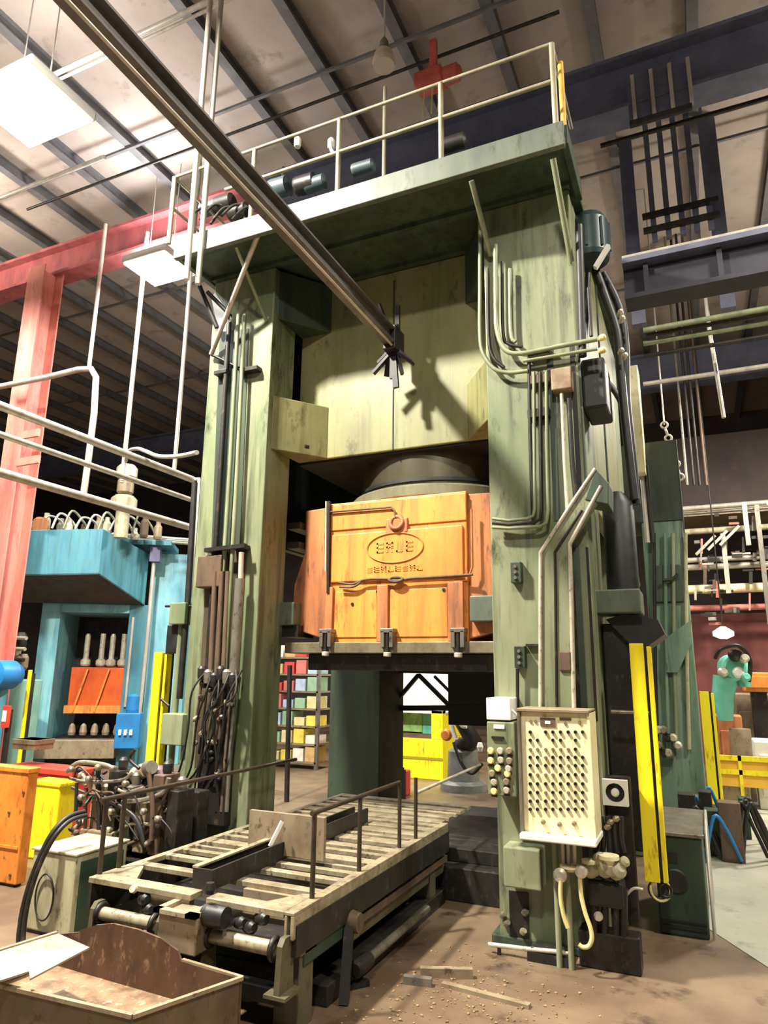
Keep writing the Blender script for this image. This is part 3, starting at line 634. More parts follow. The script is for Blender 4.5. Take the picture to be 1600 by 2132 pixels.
# front deck plate with its cut-outs, built as a plate frame
B().box(TX0+.05, -2.52, TY0, TY0+.10, TZ-.03, TZ).go('front_plate', tt, tb, .003)
B().box(-2.42, TX1-.04, TY0, TY0+.10, TZ-.03, TZ).go('front_plate', tt, tb, .003)
B().prism([(TX0+.05,TY0+.10,TZ-.03),(TX0+.26,TY0+.10,TZ-.03),(TX0+.12,TY0+.30,TZ-.03),(TX0+.05,TY0+.34,TZ-.03)], (0,0,.03)).go('corner_web', tt, tb)
B().prism([(TX1-.04,TY0+.10,TZ-.03),(TX1-.20,TY0+.10,TZ-.03),(TX1-.10,TY0+.28,TZ-.03),(TX1-.04,TY0+.30,TZ-.03)], (0,0,.03)).go('corner_web', tt, tb)
slab = [(3.50,.07),(3.74,.06),(3.90,.05),(4.02,.03),(4.14,.10),(4.34,.05),(4.46,.09),(4.66,.12),(4.84,.05),(4.96,.12),(5.14,.10),(5.32,.06),(5.44,.12),(5.64,.10),(5.82,.05),(5.94,.12),(6.14,.10)]
for (y, wdt) in slab:
    B().box(TX0+.05, TX1-.04, y, y+wdt, TZ-.03, TZ-.002).go('slat', tt, tb, .003)
B().box(TX0+.08, TX1-.06, TY0+.1, TY1, TZ-.20, TZ-.18).go('gap_shade_sheet', dark, tb)  # dark sheet below the slats paints the shade in their gaps
B().box(TX0+.35, -2.62, TY0+.12, TY0+.16, TZ-.15, TZ-.03).go('inner_web', tan, tb)
B().box(-2.40, TX1-.1, TY0+.30, TY0+.34, TZ-.15, TZ-.03).go('inner_web', tan, tb)
# central push beam lying on the slats
bx = -2.53
B().box(bx-.065, bx+.065, TY0+.10, 5.2, TZ+.0, TZ+.015).box(bx-.065, bx-.05, TY0+.10, 5.2, TZ+.015, TZ+.10).box(bx+.05, bx+.065, TY0+.10, 5.2, TZ+.015, TZ+.10).box(bx-.05, bx+.05, TY0+.10, TY0+.115, TZ+.015, TZ+.10).go('push_beam', dark, tb)
B().box(bx-.07, bx-.03, TY0+.10, 4.0, TZ+.10, TZ+.11).go('beam_cap', tt, tb)
# front hub block, collars and shafts
B().box(-2.60, -2.36, TY0-.14, TY0+.02, TZ-.22, TZ-.05).go('hub_block', tan, tb, .008)
B().box(-2.62, -2.58, TY0-.16, TY0, TZ-.05, TZ-.03).box(-2.42, -2.36, TY0-.16, TY0, TZ-.05, TZ-.03).box(-2.62, -2.36, TY0-.16, TY0-.12, TZ-.05, TZ-.03).go('hub_flange', tt, tb)
B().lathe(at(437,1905,Y=TY0-.06), [(.05,-.03),(.055,0),(.05,.10)], 14, (1,0,0)).go('drive_hub', black, tb)
B().lathe(at(437,1860,Y=TY0-.06), [(.025,0),(.03,.02),(.02,.05)], 12).go('pin', dark, tb)
mat('olive_oily_panel', (92,86,62), (64,58,44), .5, .1, 5, 1, (.4,.68), (44,40,32))
sy, sz = TY0-.02, .39
for (x0, x1) in ((-3.10, -2.72), (-2.36, -1.98)):
    s0 = B().lathe((x0, sy, sz), [(.034,0),(.034,x1-x0)], 18, (1,0,0)).go('roller_shaft', tt, tb)
    for xx in (x0, x1):
        B().ring((xx, sy, sz), .045, .014, (1,0,0), 18, 8).go('collar', dark, s0)
    for xx in (x0-.04, x1+.04):
        B().prism([(xx,sy-.045,sz+.03),(xx,sy-.02,sz+.06),(xx,sy+.03,sz+.06),(xx,sy+.055,sz+.03),(xx,sy+.07,sz-.17),(xx,sy-.06,sz-.17)], (.03,0,0)).go('pillow_block', MATS['olive_oily_panel'], tb)
        B().box(xx-.05, xx+.07, sy-.07, sy+.08, sz-.185, sz-.17).go('block_foot', MATS['olive_oily_panel'], tb)
B().box(-3.2, -1.95, sy+.02, sy+.10, sz-.25, sz-.185).go('cross_beam', dark, tb)
for (x, y) in ((300,1872), (308,1893), (500,1920), (520,1930), (545,1912)):
    B().lathe(at(x,y,Y=TY0+.02), [(.02,-.05),(.03,-.02),(.03,.03),(.018,.05)], 12, (1,-.5,.2)).go('cam_follower', black, tb)
B().lathe(at(283,1853,Y=TY0-.02), [(.014,0),(.02,.01),(.02,.03)], 10, (0,-1,.5)).go('grease_cup', bright, tb)
# legs and side bracing
def leg(x, y, w_=.11): B().box(x-w_/2, x+w_/2, y-w_/2, y+w_/2, 0, TZ-.2).go('leg', mat('oily_leg_paint', (92,88,68), (62,58,46), .5, .1, 6, 3, (.4,.7), (44,40,34)), tb, .004)
leg(-1.98, 3.34, .14); leg(-3.12, 3.40); leg(-1.98, 5.18, .12); leg(-3.12, 5.1)
B().box(-2.06, -1.90, 3.26, 3.42, TZ-.22, TZ-.19).go('leg_cap', tt, tb)
B().box(-1.95, -1.90, 3.30, 3.95, TZ-.28, TZ-.12).go('side_box', cabG, tb, .01)
B().box(-1.93, -1.90, 3.95, TY1, .28, .32).go('side_stringer', MATS.get('rust_brown_steel'), tb)
B().box(-1.97, -1.93, 3.9, TY1, .20, .40).go('side_panel', mat('olive_oily_panel', (92,86,62), (64,58,44), .5, .1, 5, 1, (.4,.68), (44,40,32)), tb)
B().box(-2.02, -1.90, 3.55, 5.40, 0, .10).go('under_table_shade', dark, tb, .006)  # added dark blocks paint the shade on the floor under the table
B().box(-3.18, -3.08, 3.5, 5.40, 0, .10).go('under_table_shade', dark, tb, .006)
B().box(-2.9, -2.15, 3.5, 5.3, 0, .16).go('under_table_shade_box', dark, tb, .01)  # added dark box, more painted shade under the table
B().tube([(-1.86, 3.95, .10), (-1.86, 4.9, .10)], .026, 10).go('side_shaft', steel, tb)
B().lathe((-1.86, 3.95, .10), [(.03,-.16),(.045,-.15),(.045,0),(.03,.02)], 14, (0,1,0)).go('shaft_collar', dark, tb)
B().bar((-1.88, 3.75, .36), (-1.84, 3.62, .0), .05, .04).go('stay', dark, tb)
B().bar((-1.88, 3.75, .36), (-1.92, 3.95, .36), .04, .04).go('stay', dark, tb)
B().lathe((-1.88,3.78,.34), [(.05,-.04),(.06,0),(.05,.05)], 14, (1,0,0)).go('pivot_boss', rust, tb)
# low hand rails
rp = mat('brown_black_rail_paint', (66,54,42), (44,36,30), .45, .2, 8, 1, (.4,.7))
HX = TX1-.02; hz = at(650,1694,X=HX).z
for (x, y) in ((650,1868), (748,1808), (832,1766), (866,1748)):
    p = at(x, y, X=HX); B().tube([(HX, p.y, TZ), (HX, p.y, hz-.008)], .014, 8).go('rail_post', rp, tb)
B().tube([(HX, at(650,1694,X=HX).y-.0, hz), (HX, at(832,1628,X=HX).y, hz)], .014, 8).go('hand_rail', rp, tb)
B().tube([at(866,1652,X=HX), at(1000,1592,X=HX)], .013, 8).go('hand_rail', bright, tb)
LX = TX0+.01; lz = at(210,1666,X=LX).z
for (x, y) in ((208,1813), (248,1795)): 
    p = at(x, y, X=LX); B().tube([(LX, p.y, TZ), (LX, p.y, lz)], .014, 8).go('rail_post', rp, tb)
B().tube([(LX, at(210,1666,X=LX).y, lz), (LX, 5.35, lz)], .014, 8).go('hand_rail', rp, tb)
# loose things on the table
py_ = 3.98
tag(B().box(at(520,1690,Y=py_).x, at(676,1690,Y=py_).x, py_, py_+.03, TZ+.02, at(600,1695,Y=py_).z).go('backstop_plate', tan), 'tan steel plate standing upright on the slatted table', 'plate')
tag(B().bar(at(588,1710,Y=py_-.06), at(562,1762,Y=py_-.12), .018, .02).go('measuring_stick', white), 'thin pale stick leaning on the tan plate', 'stick')

# ================================================================== scrap bin in front
BZ = .31
bn = thing('scrap_bin', 'low open steel bin with rusty inside in the lower left corner', 'bin', (-2.7, 2.75, 0))
fr0, fr1 = at(0,2052,Z=BZ), at(276,2116,Z=BZ); bk1 = at(505,2036,Z=BZ); 
FL = Vector((-3.35, fr0.y-.02, 0)); FR = Vector((fr1.x, fr1.y, 0)); BR = Vector((bk1.x, bk1.y, 0)); BL = Vector((-3.30, BR.y+.05, 0))
binO = mat('bin_brown_steel', (104,90,68), (80,66,48), .5, .25, 5, 1.5, (.4,.7), (62,48,36), .08)
binI = mat('bin_rusty_inside', (92,66,46), (64,44,32), .6, .15, 7, 2, (.4,.68), (140,110,80), .1)
def wallp(a, b, z, mt, nm, th=.012, cut=None):
    d = (b-a).normalized(); n_ = Vector((-d.y, d.x, 0))*th
    pts = [a, b, b+Vector((0,0,z)), a+Vector((0,0,z))] if cut is None else cut
    return B().prism(pts, n_).go(nm, mt, bn)
wallp(FL, FR, BZ, binO, 'front_wall'); wallp(FR, BR, BZ, binO, 'side_wall'); wallp(BL, FL, BZ, binI, 'side_wall')
# back wall with a raised rounded hump
d = BL-BR; hump = [BR, BL]
prof = []
for t, z in ((1,.29),(.86,.33),(.76,.385),(.66,.41),(.52,.41),(.40,.395),(.31,.36),(.29,.32),(.22,.315),(0,.31)): prof.append(BR + d*t + Vector((0,0,z)))
wallp(BR, BL, BZ, binI, 'back_wall', .012, [BR, BL] + prof)
B().prism([FL+Vector((.01,.01,.13)), FR+Vector((-.01,.01,.13)), BR+Vector((-.01,-.01,.13)), BL+Vector((.01,-.01,.13))], (0,0,.02)).go('bottom', mat('bin_bottom_scuffed', (150,122,94), (100,76,56), .5, .2, 6, 1, (.42,.62), (190,170,140), .05), bn)
for a, c in ((FL, FR), (FR, BR)): B().bar(a+Vector((0,0,BZ)), c+Vector((0,0,BZ)), .020, .016).go('rim', tan, bn)
B().bar(prof[-1], prof[-3], .018, .014).go('rim', tan, bn)
sh = thing('steel_sheet', 'pale steel sheet lying across the left end of the scrap bin', 'sheet', (-3.2, 2.75, BZ))
P = [at(-40,1995,Z=.40), at(118,1946,Z=.40), at(186,1976,Z=.40), at(62,2042,Z=.36), at(60,2026,Z=.36), at(-20,2052,Z=.36)]
B().prism(P, (0,0,.008)).go('plate', mat('pale_sheet_steel', (168,158,140), (138,128,110), .4, .3, 5, 1, (.42,.7), (112,98,80)), sh)
B().bar(P[0], P[1], .02, .03).go('folded_edge', tan, sh)

# ================================================================== grey cabinet with hose, orange tote, power unit on the left
gc = thing('oil_cabinet', 'worn grey-green cabinet with a black cord loop on its front', 'cabinet', (-4.0, 3.8, 0))
B().box(-4.20, -3.80, 3.6, 4.05, .02, .50).go('body', cabM, gc, .012)
B().box(-4.21, -3.79, 3.59, 4.06, .50, .515).go('lid', cabM, gc, .004)
B().box(-3.80, -3.785, 3.64, 4.0, .05, .46).go('side_panel', cabG, gc)
B().ring(at(92,1868,Y=3.585), .095, .006, (0,-1,0), 32, 6, .85, 1.45).go('cord_loop', black, gc)
B().box(-4.19, -3.81, 3.61, 4.04, 0, .02).go('plinth', dark, gc)
for k in range(2):
    o = B().curve([at(176+4*k,1690+8*k,Y=3.75), at(140+4*k,1702+8*k,Y=3.62), at(105+6*k,1740+6*k,Y=3.52), at(72+7*k,1810,Y=3.48), at(50+8*k,1880,Y=3.46), at(40+9*k,1940,Y=3.45), at(38+10*k,1985,Y=3.44)], .016, 8).go('hydraulic_hose', (black, dark)[k])
    tag(o, ('outer black hose arching down past the grey cabinet', 'inner black hose arching beside its twin past the grey cabinet')[k], 'hose', 'hoses by the grey cabinet')
ot = thing('orange_tote', 'tall rusty orange steel box at the left edge', 'box', (-5.2, 4.5, 0))
B().box(-5.95, -5.06, 4.2, 4.30, .02, .87).go('body', orangeB, ot, .01)
B().box(-5.95, -5.05, 4.19, 4.31, .85, .89).go('rim', orangeB, ot, .006)
B().box(-5.94, -5.07, 4.19, 4.2, .28, .30).go('rib', orangeB, ot)
for (x, y) in ((20,1692), (22,1822), (50,1650)): B().lathe(at(x,y,Y=4.2), [(.012,0),(.012,.01)], 8, (0,-1,0)).go('bolt', rust, ot)
B().box(-5.9,-5.1, 4.22, 4.29, 0, .02).go('skid', dark, ot)
yb = B().box(-5.80, -5.42, 4.85, 5.05, 0, .64).box(-5.81,-5.41,4.84,5.06,.62,.67).go('yellow_bin', yellow, None, .015); tag(yb, 'yellow bin just right of the orange box', 'bin')
rc = B().box(-7.1, -6.1, 5.6, 5.9, .0, .58).box(-7.12,-6.08,5.58,5.92,.58,.64).go('red_crate', redB, None, .01); tag(rc, 'red crate behind the yellow bin', 'crate')

pu = thing('hydraulic_power_unit', 'tangle of oily valves, pipes and a motor left of the table', 'hydraulic unit', (-3.85, 4.35, 0))
B().box(-4.35, -3.42, 4.1, 4.6, .0, .36).go('tank', dark, pu, .015)
B().box(-4.30, -3.50, 4.42, 4.55, .36, .80).go('back_frame', dark, pu, .01)
B().box(-4.35, -4.0, 4.12, 4.5, .36, .52).go('valve_bank', tan, pu, .01)
for i in range(6):
    x = -4.30 + .145*i; hgt = .22 + .10*((i*5) % 3)
    v = B().box(x, x+.10, 4.16, 4.34, .40, .40+hgt+.12).go('valve_block', (rust, dark, steel, tan)[i % 4], pu, .008)
    B().lathe((x+.05, 4.25, .52+hgt), [(.03,0),(.036,.02),(.036,.07),(.018,.09)], 12).go('solenoid', (fit, black, steel)[i % 3], pu)
for (x, y) in ((232,1690), (228,1728), (150,1602), (205,1598), (236,1600), (262,1632), (186,1622), (170,1660), (300,1690), (330,1705)):
    B().lathe(at(x,y,Y=4.08), [(.012,-.03),(.022,-.01),(.022,.02),(.010,.03)], 12, (0,-1,.2)).go('fitting', fit, pu)
for i, pts in enumerate(([(140,1606),(165,1588),(215,1592),(235,1600)], [(145,1620),(180,1628),(250,1625),(275,1610)], [(180,1640),(178,1700),(176,1780)], [(205,1600),(206,1700),(206,1800)],
                         [(160,1630),(158,1690)], [(240,1640),(262,1650),(300,1640)], [(255,1670),(300,1665),(340,1650),(352,1620)], [(262,1760),(300,1740),(330,1690),(350,1640)], [(290,1600),(270,1580),(282,1560)],
                         [(215,1660),(280,1700),(300,1760)], [(235,1740),(275,1715),(330,1720)], [(150,1640),(190,1655),(225,1650)], [(310,1610),(318,1680),(316,1750)])):
    B().curve(px(pts, 4.1+.02*(i%4)), .013 if i % 3 else .018, 8).go('pipe', (fit, steel, rust, dark, black)[i % 5], pu)
for i in range(46):
    x, y = random.uniform(150,350), random.uniform(1600,1760); d_ = (random.uniform(-1,1), random.uniform(-1,-.2), random.uniform(-1,1)); r_ = random.uniform(.010,.024); h_ = random.uniform(.02,.06)
    B().lathe(at(x,y,Y=random.uniform(4.10,4.36)), [(r_*.6,-h_),(r_,-h_*.5),(r_,h_*.5),(r_*.5,h_)], 8, d_).go('fitting', (dark, black, fit, rust, tan, dark, steel)[i%7], pu)
for i in range(14):
    x, y = random.uniform(150,320), random.uniform(1600,1720)
    B().curve(px([(x,y),(x+random.uniform(5,20),y+random.uniform(-22,5)),(x+random.uniform(22,45),y+random.uniform(-5,25)),(x+random.uniform(30,60),y+random.uniform(15,60))], random.uniform(4.08,4.3)), .007, 6).go('hose', (black, dark, rust)[i%3], pu)
mc = at(330,1600,Y=4.4)
B().lathe((mc.x, 4.4, .36), [(.10,0),(.11,.05),(.11,.40),(.12,.42),(.12,mc.z-.46),(.10,mc.z-.40),(.05,mc.z-.36)], 18).go('motor', black, pu)
B().lathe((mc.x, 4.4, mc.z-.04), [(.09,0),(.07,.04),(.03,.06)], 16).go('motor_cap', mat('purple_grey_cap', (104,78,96), None, .4), pu)
for i in range(3): B().lathe(at(285+12*i,1612-6*i,Y=4.3), [(.05,-.05),(.06,0),(.05,.06)], 12, (1,-.4,.3)).go('valve', (cabM, tan, steel)[i], pu)

# ================================================================== right foreground: green cabinet, curb, debris
gk = thing('green_cabinet', 'dark green machine cabinet with a round black port right of the yellow guard', 'cabinet', (-.2, 5.8, 0))
kx0, kx1 = at(1372,1800,Y=5.45).x, at(1466,1800,Y=5.45).x
B().box(kx0-.02, kx1, 5.45, 6.4, .0, .62).go('body', cabG, gk, .012)
B().box(kx0-.03, kx1+.015, 5.43, 6.42, .62, .645).go('lid', steel, gk, .004)
B().lathe(at(1408,1835,Y=5.45), [(.075,0),(.08,.006),(.07,.012)], 24, (0,-1,0)).go('port', black, gk)
p = at(1395,1785,Y=5.45); B().box(p.x-.04, p.x+.05, 5.44, 5.45, p.z-.03, p.z+.03).go('vent', black, gk)
B().tube([(kx1+.03,5.5,0),(kx1+.03,5.5,.66),(kx1+.03,6.3,.66),(kx1+.03,6.3,0)], .012, 8).go('guard_hoop', galv, gk)
for z in (.05, .09): B().box(kx0-.01, kx1-.01, 5.435, 5.45, z, z+.012).go('rib', black, gk)
cb = thing('floor_rail', 'low worn steel rail along the foot of the right column', 'rail', (-1.1, 4.6, 0))
B().tube([at(1018,1966,Y=4.62), at(1100,1976,Y=4.62), at(1186,1984,Y=4.62)], .014, 8).go('tube', bright, cb)
B().box(at(1100,1995,Y=4.62).x, at(1186,1995,Y=4.62).x, 4.6, 4.78, 0, .05).go('step_plate', dark, cb)
for x in (1040, 1110, 1180): q = at(x,1972,Y=4.62); B().box(q.x-.01, q.x+.01, 4.61, 4.63, 0, q.z).go('foot', dark, cb)

b = B()                                                   # swarf and crumbs on the floor
for i in range(900):
    u = random.random(); x = random.gauss(-1.25, .35); y = random.gauss(3.85, .45)
    if i > 650: x, y = random.gauss(-1.9, .25), random.gauss(3.15, .2)
    if -2.1 < x < -1.8 and y > 3.2: continue
    if y > 4.75: y = 4.7 - random.random()*.8
    s_ = .003 + .008*random.random()**2; a = random.random()*6.28
    b.prism([(x+s_*math.cos(a), y+s_*math.sin(a), .001), (x+s_*1.4*math.cos(a+2.1), y+s_*1.4*math.sin(a+2.1), .001), (x+s_*math.cos(a+4.2), y+s_*math.sin(a+4.2), .001)], (0,0,s_*.6))
o = b.go('floor_swarf', mat('pale_swarf', (176,146,104), (120,92,62), .6, .1, 30, 1, (.4,.6))); o['kind'] = 'stuff'; tag(o, 'scattered metal swarf and crumbs on the concrete', 'debris')
for i, (x, y, w_, h_, a) in enumerate(((930,2035,.30,.05,.4), (1010,2075,.5,.02,-.1), (680,2070,.5,.03,.9), (870,2050,.16,.04,.2))):
    q = at(x, y, Z=0); tag(B().obox((q.x, q.y, h_/2), (w_, .04, h_), (0,0,a)).go('steel_offcut', (tan, tan, dark, steel)[i]),
        ('tan steel offcut on the floor beside the table stay', 'long tan strip on the floor nearest the bottom edge', 'dark bar lying on the floor at the foot of the table leg', 'short grey offcut between the table and the tan offcut')[i], 'scrap', 'offcuts on the floor')
# ================================================================== jib crane beam in front of the press
JX, JZ = -2.22, 4.53
jb = thing('crane_beam', 'long grey I-beam running from above the viewer to the press crown', 'crane', (JX, 1.9, JZ-.09))
B().box(JX-.055, JX+.055, -1.5, 5.1, JZ-.07, JZ-.054).box(JX-.009, JX+.009, -1.5, 5.1, JZ-.054, JZ+.054).box(JX-.055, JX+.055, -1.5, 5.1, JZ+.054, JZ+.07).go('beam', beamM, jb)
ho = B().box(JX-.06, JX+.06, 4.95, 5.16, JZ-.12, JZ+.10).go('end_stop', black, jb, .01)
for i in range(7):
    a = -1.3+i*.42; B().bar((JX+.03*math.sin(a*3), 5.05, JZ-.08), (JX+.20*math.sin(a), 5.05+.03*(i%3), JZ-.16-.20*abs(math.cos(a*1.7))), .045, .025).go('cable_end', black, jb)
B().bar((JX,5.05,JZ-.1), (JX+.03,5.05,JZ-.45), .05, .03).go('hook_shank', black, jb)
B().bar((JX+.05,5.03,JZ+.05), (JX+.06,5.0,JZ+.30), .035, .03).go('hanger', dark, jb)
B().bar((JX+.0,4.95,JZ+.05), (JX-.05,4.85,JZ+.26), .025, .02).go('hanger', dark, jb)
B().curve([(JX+.05,-1.0,JZ-.12),(JX+.05,1.0,JZ-.13),(JX+.05,3.0,JZ-.12),(JX+.05,4.9,JZ-.12)], .010, 6).go('festoon_cable', galv, jb)

# ================================================================== high-bay lamps and added fill lamps
lampshell = mat('lamp_housing', (206,204,198), None, .5)
LBL = ['round lamp hidden above the left edge of the frame', 'added fill lamp behind the viewer', 'added fill lamp to the right of the viewer', 'big glaring high-bay lamp in the upper left corner', 'glaring high-bay lamp left of the press platform',
       'added unseen lamp beyond the left edge over the blue machine', 'added fill lamp hanging over the yellow machine behind the press', 'added fill lamp hanging over the far right aisle']
for i, (x, y, z, p_, s_, c_) in enumerate(LAMPS):
    L_ = thing('high_bay_and_fill_lamp', LBL[i], 'lamp', (x, y, z), 'high-bay lamps of the hall')
    hw, hd = (.52, .42) if i in (3, 4) else (.45, .45)
    if i == 4: hw, hd = .42, .36
    B().box(x-hw, x+hw, y-hd, y+hd, z+.02, z+.14).go('housing', lampshell, L_, .02)
    B().box(x-hw+.03, x+hw-.03, y-hd+.03, y+hd-.03, z, z+.02).go('lens', lampE, L_)
    B().box(x-hw+.05, x+hw-.05, y-hd+.05, y+hd-.05, z+.14, z+.16).go('added_top_glow', lampE, L_)  # added glowing top that goes with the roof uplight
    top = 9.4
    for sx in (-.3, .3): B().tube([(x+sx*.8, y, z+.14), (x+sx*.8, y, top)], .008, 6).go('hanger_rod', galv, L_)
# far glow at left and dome lamp over the platform
q = at(8, 1062, Y=9.0); fl_ = thing('far_lamp', 'small round glowing lamp at the far left edge behind the red column', 'lamp', q)
B().lathe((q.x,q.y,q.z-.12), [(.05,0),(.16,.06),(.16,.14),(.05,.24)], 18).go('bulb', glowE, fl_); B().tube([(q.x,q.y,q.z+.1),(q.x,q.y,9.4)], .012, 6).go('cord', dark, fl_)
q = at(800, 122, Z=8.3); dl = thing('dome_lamp', 'unlit pale dome lamp hanging from the roof above the platform', 'lamp', q)
B().lathe((q.x,q.y,q.z-.1), [(.12,0),(.13,.05),(.10,.17),(.04,.22)], 18).go('dome', mat('dome_shade', (206,190,170), None, .5), dl); B().lathe((q.x,q.y,q.z+.12), [(.05,0),(.05,.10),(.02,.16)], 14).go('cap', steel, dl); B().tube([(q.x,q.y,q.z+.28),(q.x,q.y,9.38)], .012, 6).go('stem', galv, dl)
q = at(905, 172, Z=8.2); hh = thing('chain_hoist', 'red chain hoist hanging under the roof behind the railing', 'hoist', q)
B().box(q.x-.22, q.x+.12, q.y-.12, q.y+.12, q.z-.05, q.z+.12).go('body', redH, hh, .03); B().lathe((q.x+.12,q.y,q.z+.03), [(.10,0),(.10,.16),(.05,.2)], 14, (1,0,0)).go('motor', redH, hh)
B().box(q.x-.05, q.x+.03, q.y-.03, q.y+.03, q.z+.12, 8.78).go('trolley', redH, hh)
for s_ in (-.12, -.02, .06): B().tube([(q.x+s_, q.y, q.z-.05), (q.x+s_-.02, q.y, q.z-.4)], .010, 6).go('chain', hoseY, hh)

# ================================================================== overhead pipes in the roof
def xpipe(pxy, Z, x0, x1, r, mt, label, cat='pipe'):
    q = at(*pxy, Z=Z); o = B().tube([(x0, q.y, Z), (x1, q.y, Z)], r, 8).go('roof_pipe', mt); return tag(o, label, cat)
xpipe((145,355), 8.55, -14, -6.9, .030, galv, 'thin pale sprinkler pipe crossing the roof in the upper left')
xpipe((335,50), 8.55, -9.5, -2.9, .03, galv, 'pale roof pipe near the top edge left of the tall poles')
xpipe((340,64), 8.45, -9.5, -3.1, .018, galv, 'thinner pale pipe just below the roof pipe by the top edge')
xpipe((1300,290), 8.2, -.6, 7, .03, dark, 'dark roof pipe right of the press railing')
xpipe((800,160), 8.66, -9, -.8, .02, dark, 'dark thin roof pipe behind the dome lamp')
for k, (xa, xb) in enumerate(((430,398), (416,410))):
    p = at(410+8*k, 330, Y=4.15); o = B().tube([(p.x, 4.15+.1*k, 5.0), (p.x, 4.15+.1*k, 9.4)], .026, 8).go('vertical_pole', galv)
    tag(o, ('front one of two tall pale poles rising past the platform corner', 'rear one of two tall pale poles rising past the platform corner')[k], 'pole', 'poles at the platform corner')

# ================================================================== red building column
rcx, rcy = at(104,520,Y=7.0).x, 7.0
rc_ = thing('steel_column', 'tall pinkish red H-section steel building column on the left', 'column', (rcx, rcy, 0))
B().box(rcx-.19, rcx+.19, rcy-.19, rcy-.165, .02, 8.15).go('flange', red, rc_)
B().box(rcx-.19, rcx+.19, rcy+.165, rcy+.19, .02, 8.15).go('flange', red, rc_)
B().box(rcx-.012, rcx+.012, rcy-.165, rcy+.165, .02, 8.15).go('web', red, rc_)
B().box(rcx-.3, rcx+.3, rcy-.3, rcy+.3, 0, .02).go('base_plate', red, rc_)
for y in (905, 960): q = at(60,y,Y=6.8); B().box(q.x-.24, q.x+.24, 6.77, 6.81, q.z-.06, q.z+.06).go('clamp_band', red, rc_)
# ================================================================== pipes on the left
LBP = ['upper of three parallel pale pipes running to the left press column', 'middle of three parallel pale pipes running to the left press column', 'lowest of three parallel pale pipes behind the valve tower']
for k, (z, y0, y1, r) in enumerate(((4.17,2.6,7.0,.045), (3.89,2.9,7.05,.032), (3.52,2.9,7.0,.045))):
    o = B().tube([(-6, y0, z), (-6, y1, z)], r, 10).go('overhead_pipe', galv); tag(o, LBP[k], 'pipe', 'overhead pipes left of the press')
o = B().tube([(-6,7.0,4.17),(-5.9,7.0,4.17),(-5.9,7.0,2.6)], .025, 8).go('drop_pipe', galv); tag(o, 'pale pipe bending down beside the left press column', 'pipe')
P_ = px([(0,805),(100,785),(165,769),(190,768),(200,785),(196,860),(185,950),(174,1030)], 6.6)
o = B().tube(P_, .045, 8).go('bent_pipe', galv); tag(o, 'pale pipe bent like a hook right of the red column', 'pipe')
q = at(205,600,Y=7); o = B().tube([(q.x,7,6.15),(q.x,7,8.7)], .03, 8).go('hanger_pipe', galv); tag(o, 'pale hanger above the hook-shaped pipe', 'pipe')
for k, (xt, xb, yb_) in enumerate(((296,262,1000), (284,252,1000))):
    q = at(xt,600,Y=6.9); r_ = at(xb,yb_,Y=6.9); o = B().tube([(q.x,6.9+.1*k,r_.z),(q.x,6.9+.1*k,8.2)], .028, 8).go('lamp_conduit', galv)
    tag(o, ('right one of two pale conduits dropping below the glaring lamp', 'left one of two pale conduits dropping below the glaring lamp')[k], 'conduit', 'conduits below the lamp')
q = at(378,800,Y=6.9); o = B().tube([(q.x,6.9,4.3),(q.x,6.9,9.4)], .028, 8).go('lamp_conduit', galv); tag(o, 'single pale conduit hanging close to the left press column', 'conduit')
o = B().curve([at(x, y, Y=6.9-1.95*k/6) for k, (x, y) in enumerate([(262,960),(268,940),(285,934),(305,940),(330,950),(370,950),(410,942)])], .024, 8).go('bent_conduit', galv); tag(o, 'wavy pale conduit reaching the left press column', 'conduit')

# ================================================================== blue press at the left
BC = Vector((-9.152, 8.5, 0)); TH = math.radians(33); UD = Vector((math.cos(TH), math.sin(TH), 0)); VD = Vector((-math.sin(TH), math.cos(TH), 0))
def bp(u, v, z): return BC + UD*(u*1.133) + VD*(v*1.133) + Vector((0,0,max(0, 1.7+(z-1.7)*1.133)))
def bbox(u0, u1, v0, v1, z0, z1):
    return B().prism([bp(u0,v0,z0), bp(u1,v0,z0), bp(u1,v1,z0), bp(u0,v1,z0)], Vector((0,0, bp(0,0,z1).z-bp(0,0,z0).z)))
bl = thing('blue_press', 'blue hydraulic press with an orange ram standing behind on the left', 'press', bp(-.3, 1.5, 0))
b = B(); fv = [bp(-1.14,0,3.0), bp(0,0,3.06), bp(0,0,3.75), bp(-1.14,0,3.68), bp(-1.4,1,2.7), bp(.52,1,2.7), bp(.52,1,3.55), bp(-1.4,1,3.68)]
b._add(fv, [(0,1,2,3),(1,5,6,2),(4,0,3,7),(3,2,6,7),(5,4,7,6)]); b.go('crown', blueM, bl, .01)
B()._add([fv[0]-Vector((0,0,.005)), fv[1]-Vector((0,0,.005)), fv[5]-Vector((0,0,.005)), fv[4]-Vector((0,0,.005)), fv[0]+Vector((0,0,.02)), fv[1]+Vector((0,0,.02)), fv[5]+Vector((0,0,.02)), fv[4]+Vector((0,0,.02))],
    [(0,3,2,1),(4,5,6,7),(0,1,5,4),(1,2,6,5),(2,3,7,6),(3,0,4,7)]).go('crown_underside', mat('underside_shade_grey', (70,66,60), (52,50,46), .6, 0, 4, 1, (.4,.7)), bl)  # underside shade is put into this dark plate
bbox(-1.4, .9, .75, 1.6, 3.66, 3.74).go('top_plate', blueM, bl, .006)
bbox(-1.05,-.76, 1.0, 2.2, 0, 2.7).go('upright', blueL, bl, .01); bbox(.29, .58, 1.0, 2.2, 0, 2.7).go('upright', blueM, bl, .01)
bbox(-.76, .29, 1.0, 2.2, 2.56, 2.7).go('header', blueL, bl, .01); bbox(.58, 1.2, 1.25, 2.2, 0, 3.6).go('side_body', blueL, bl, .01)  # side body painted lighter because light falls on it
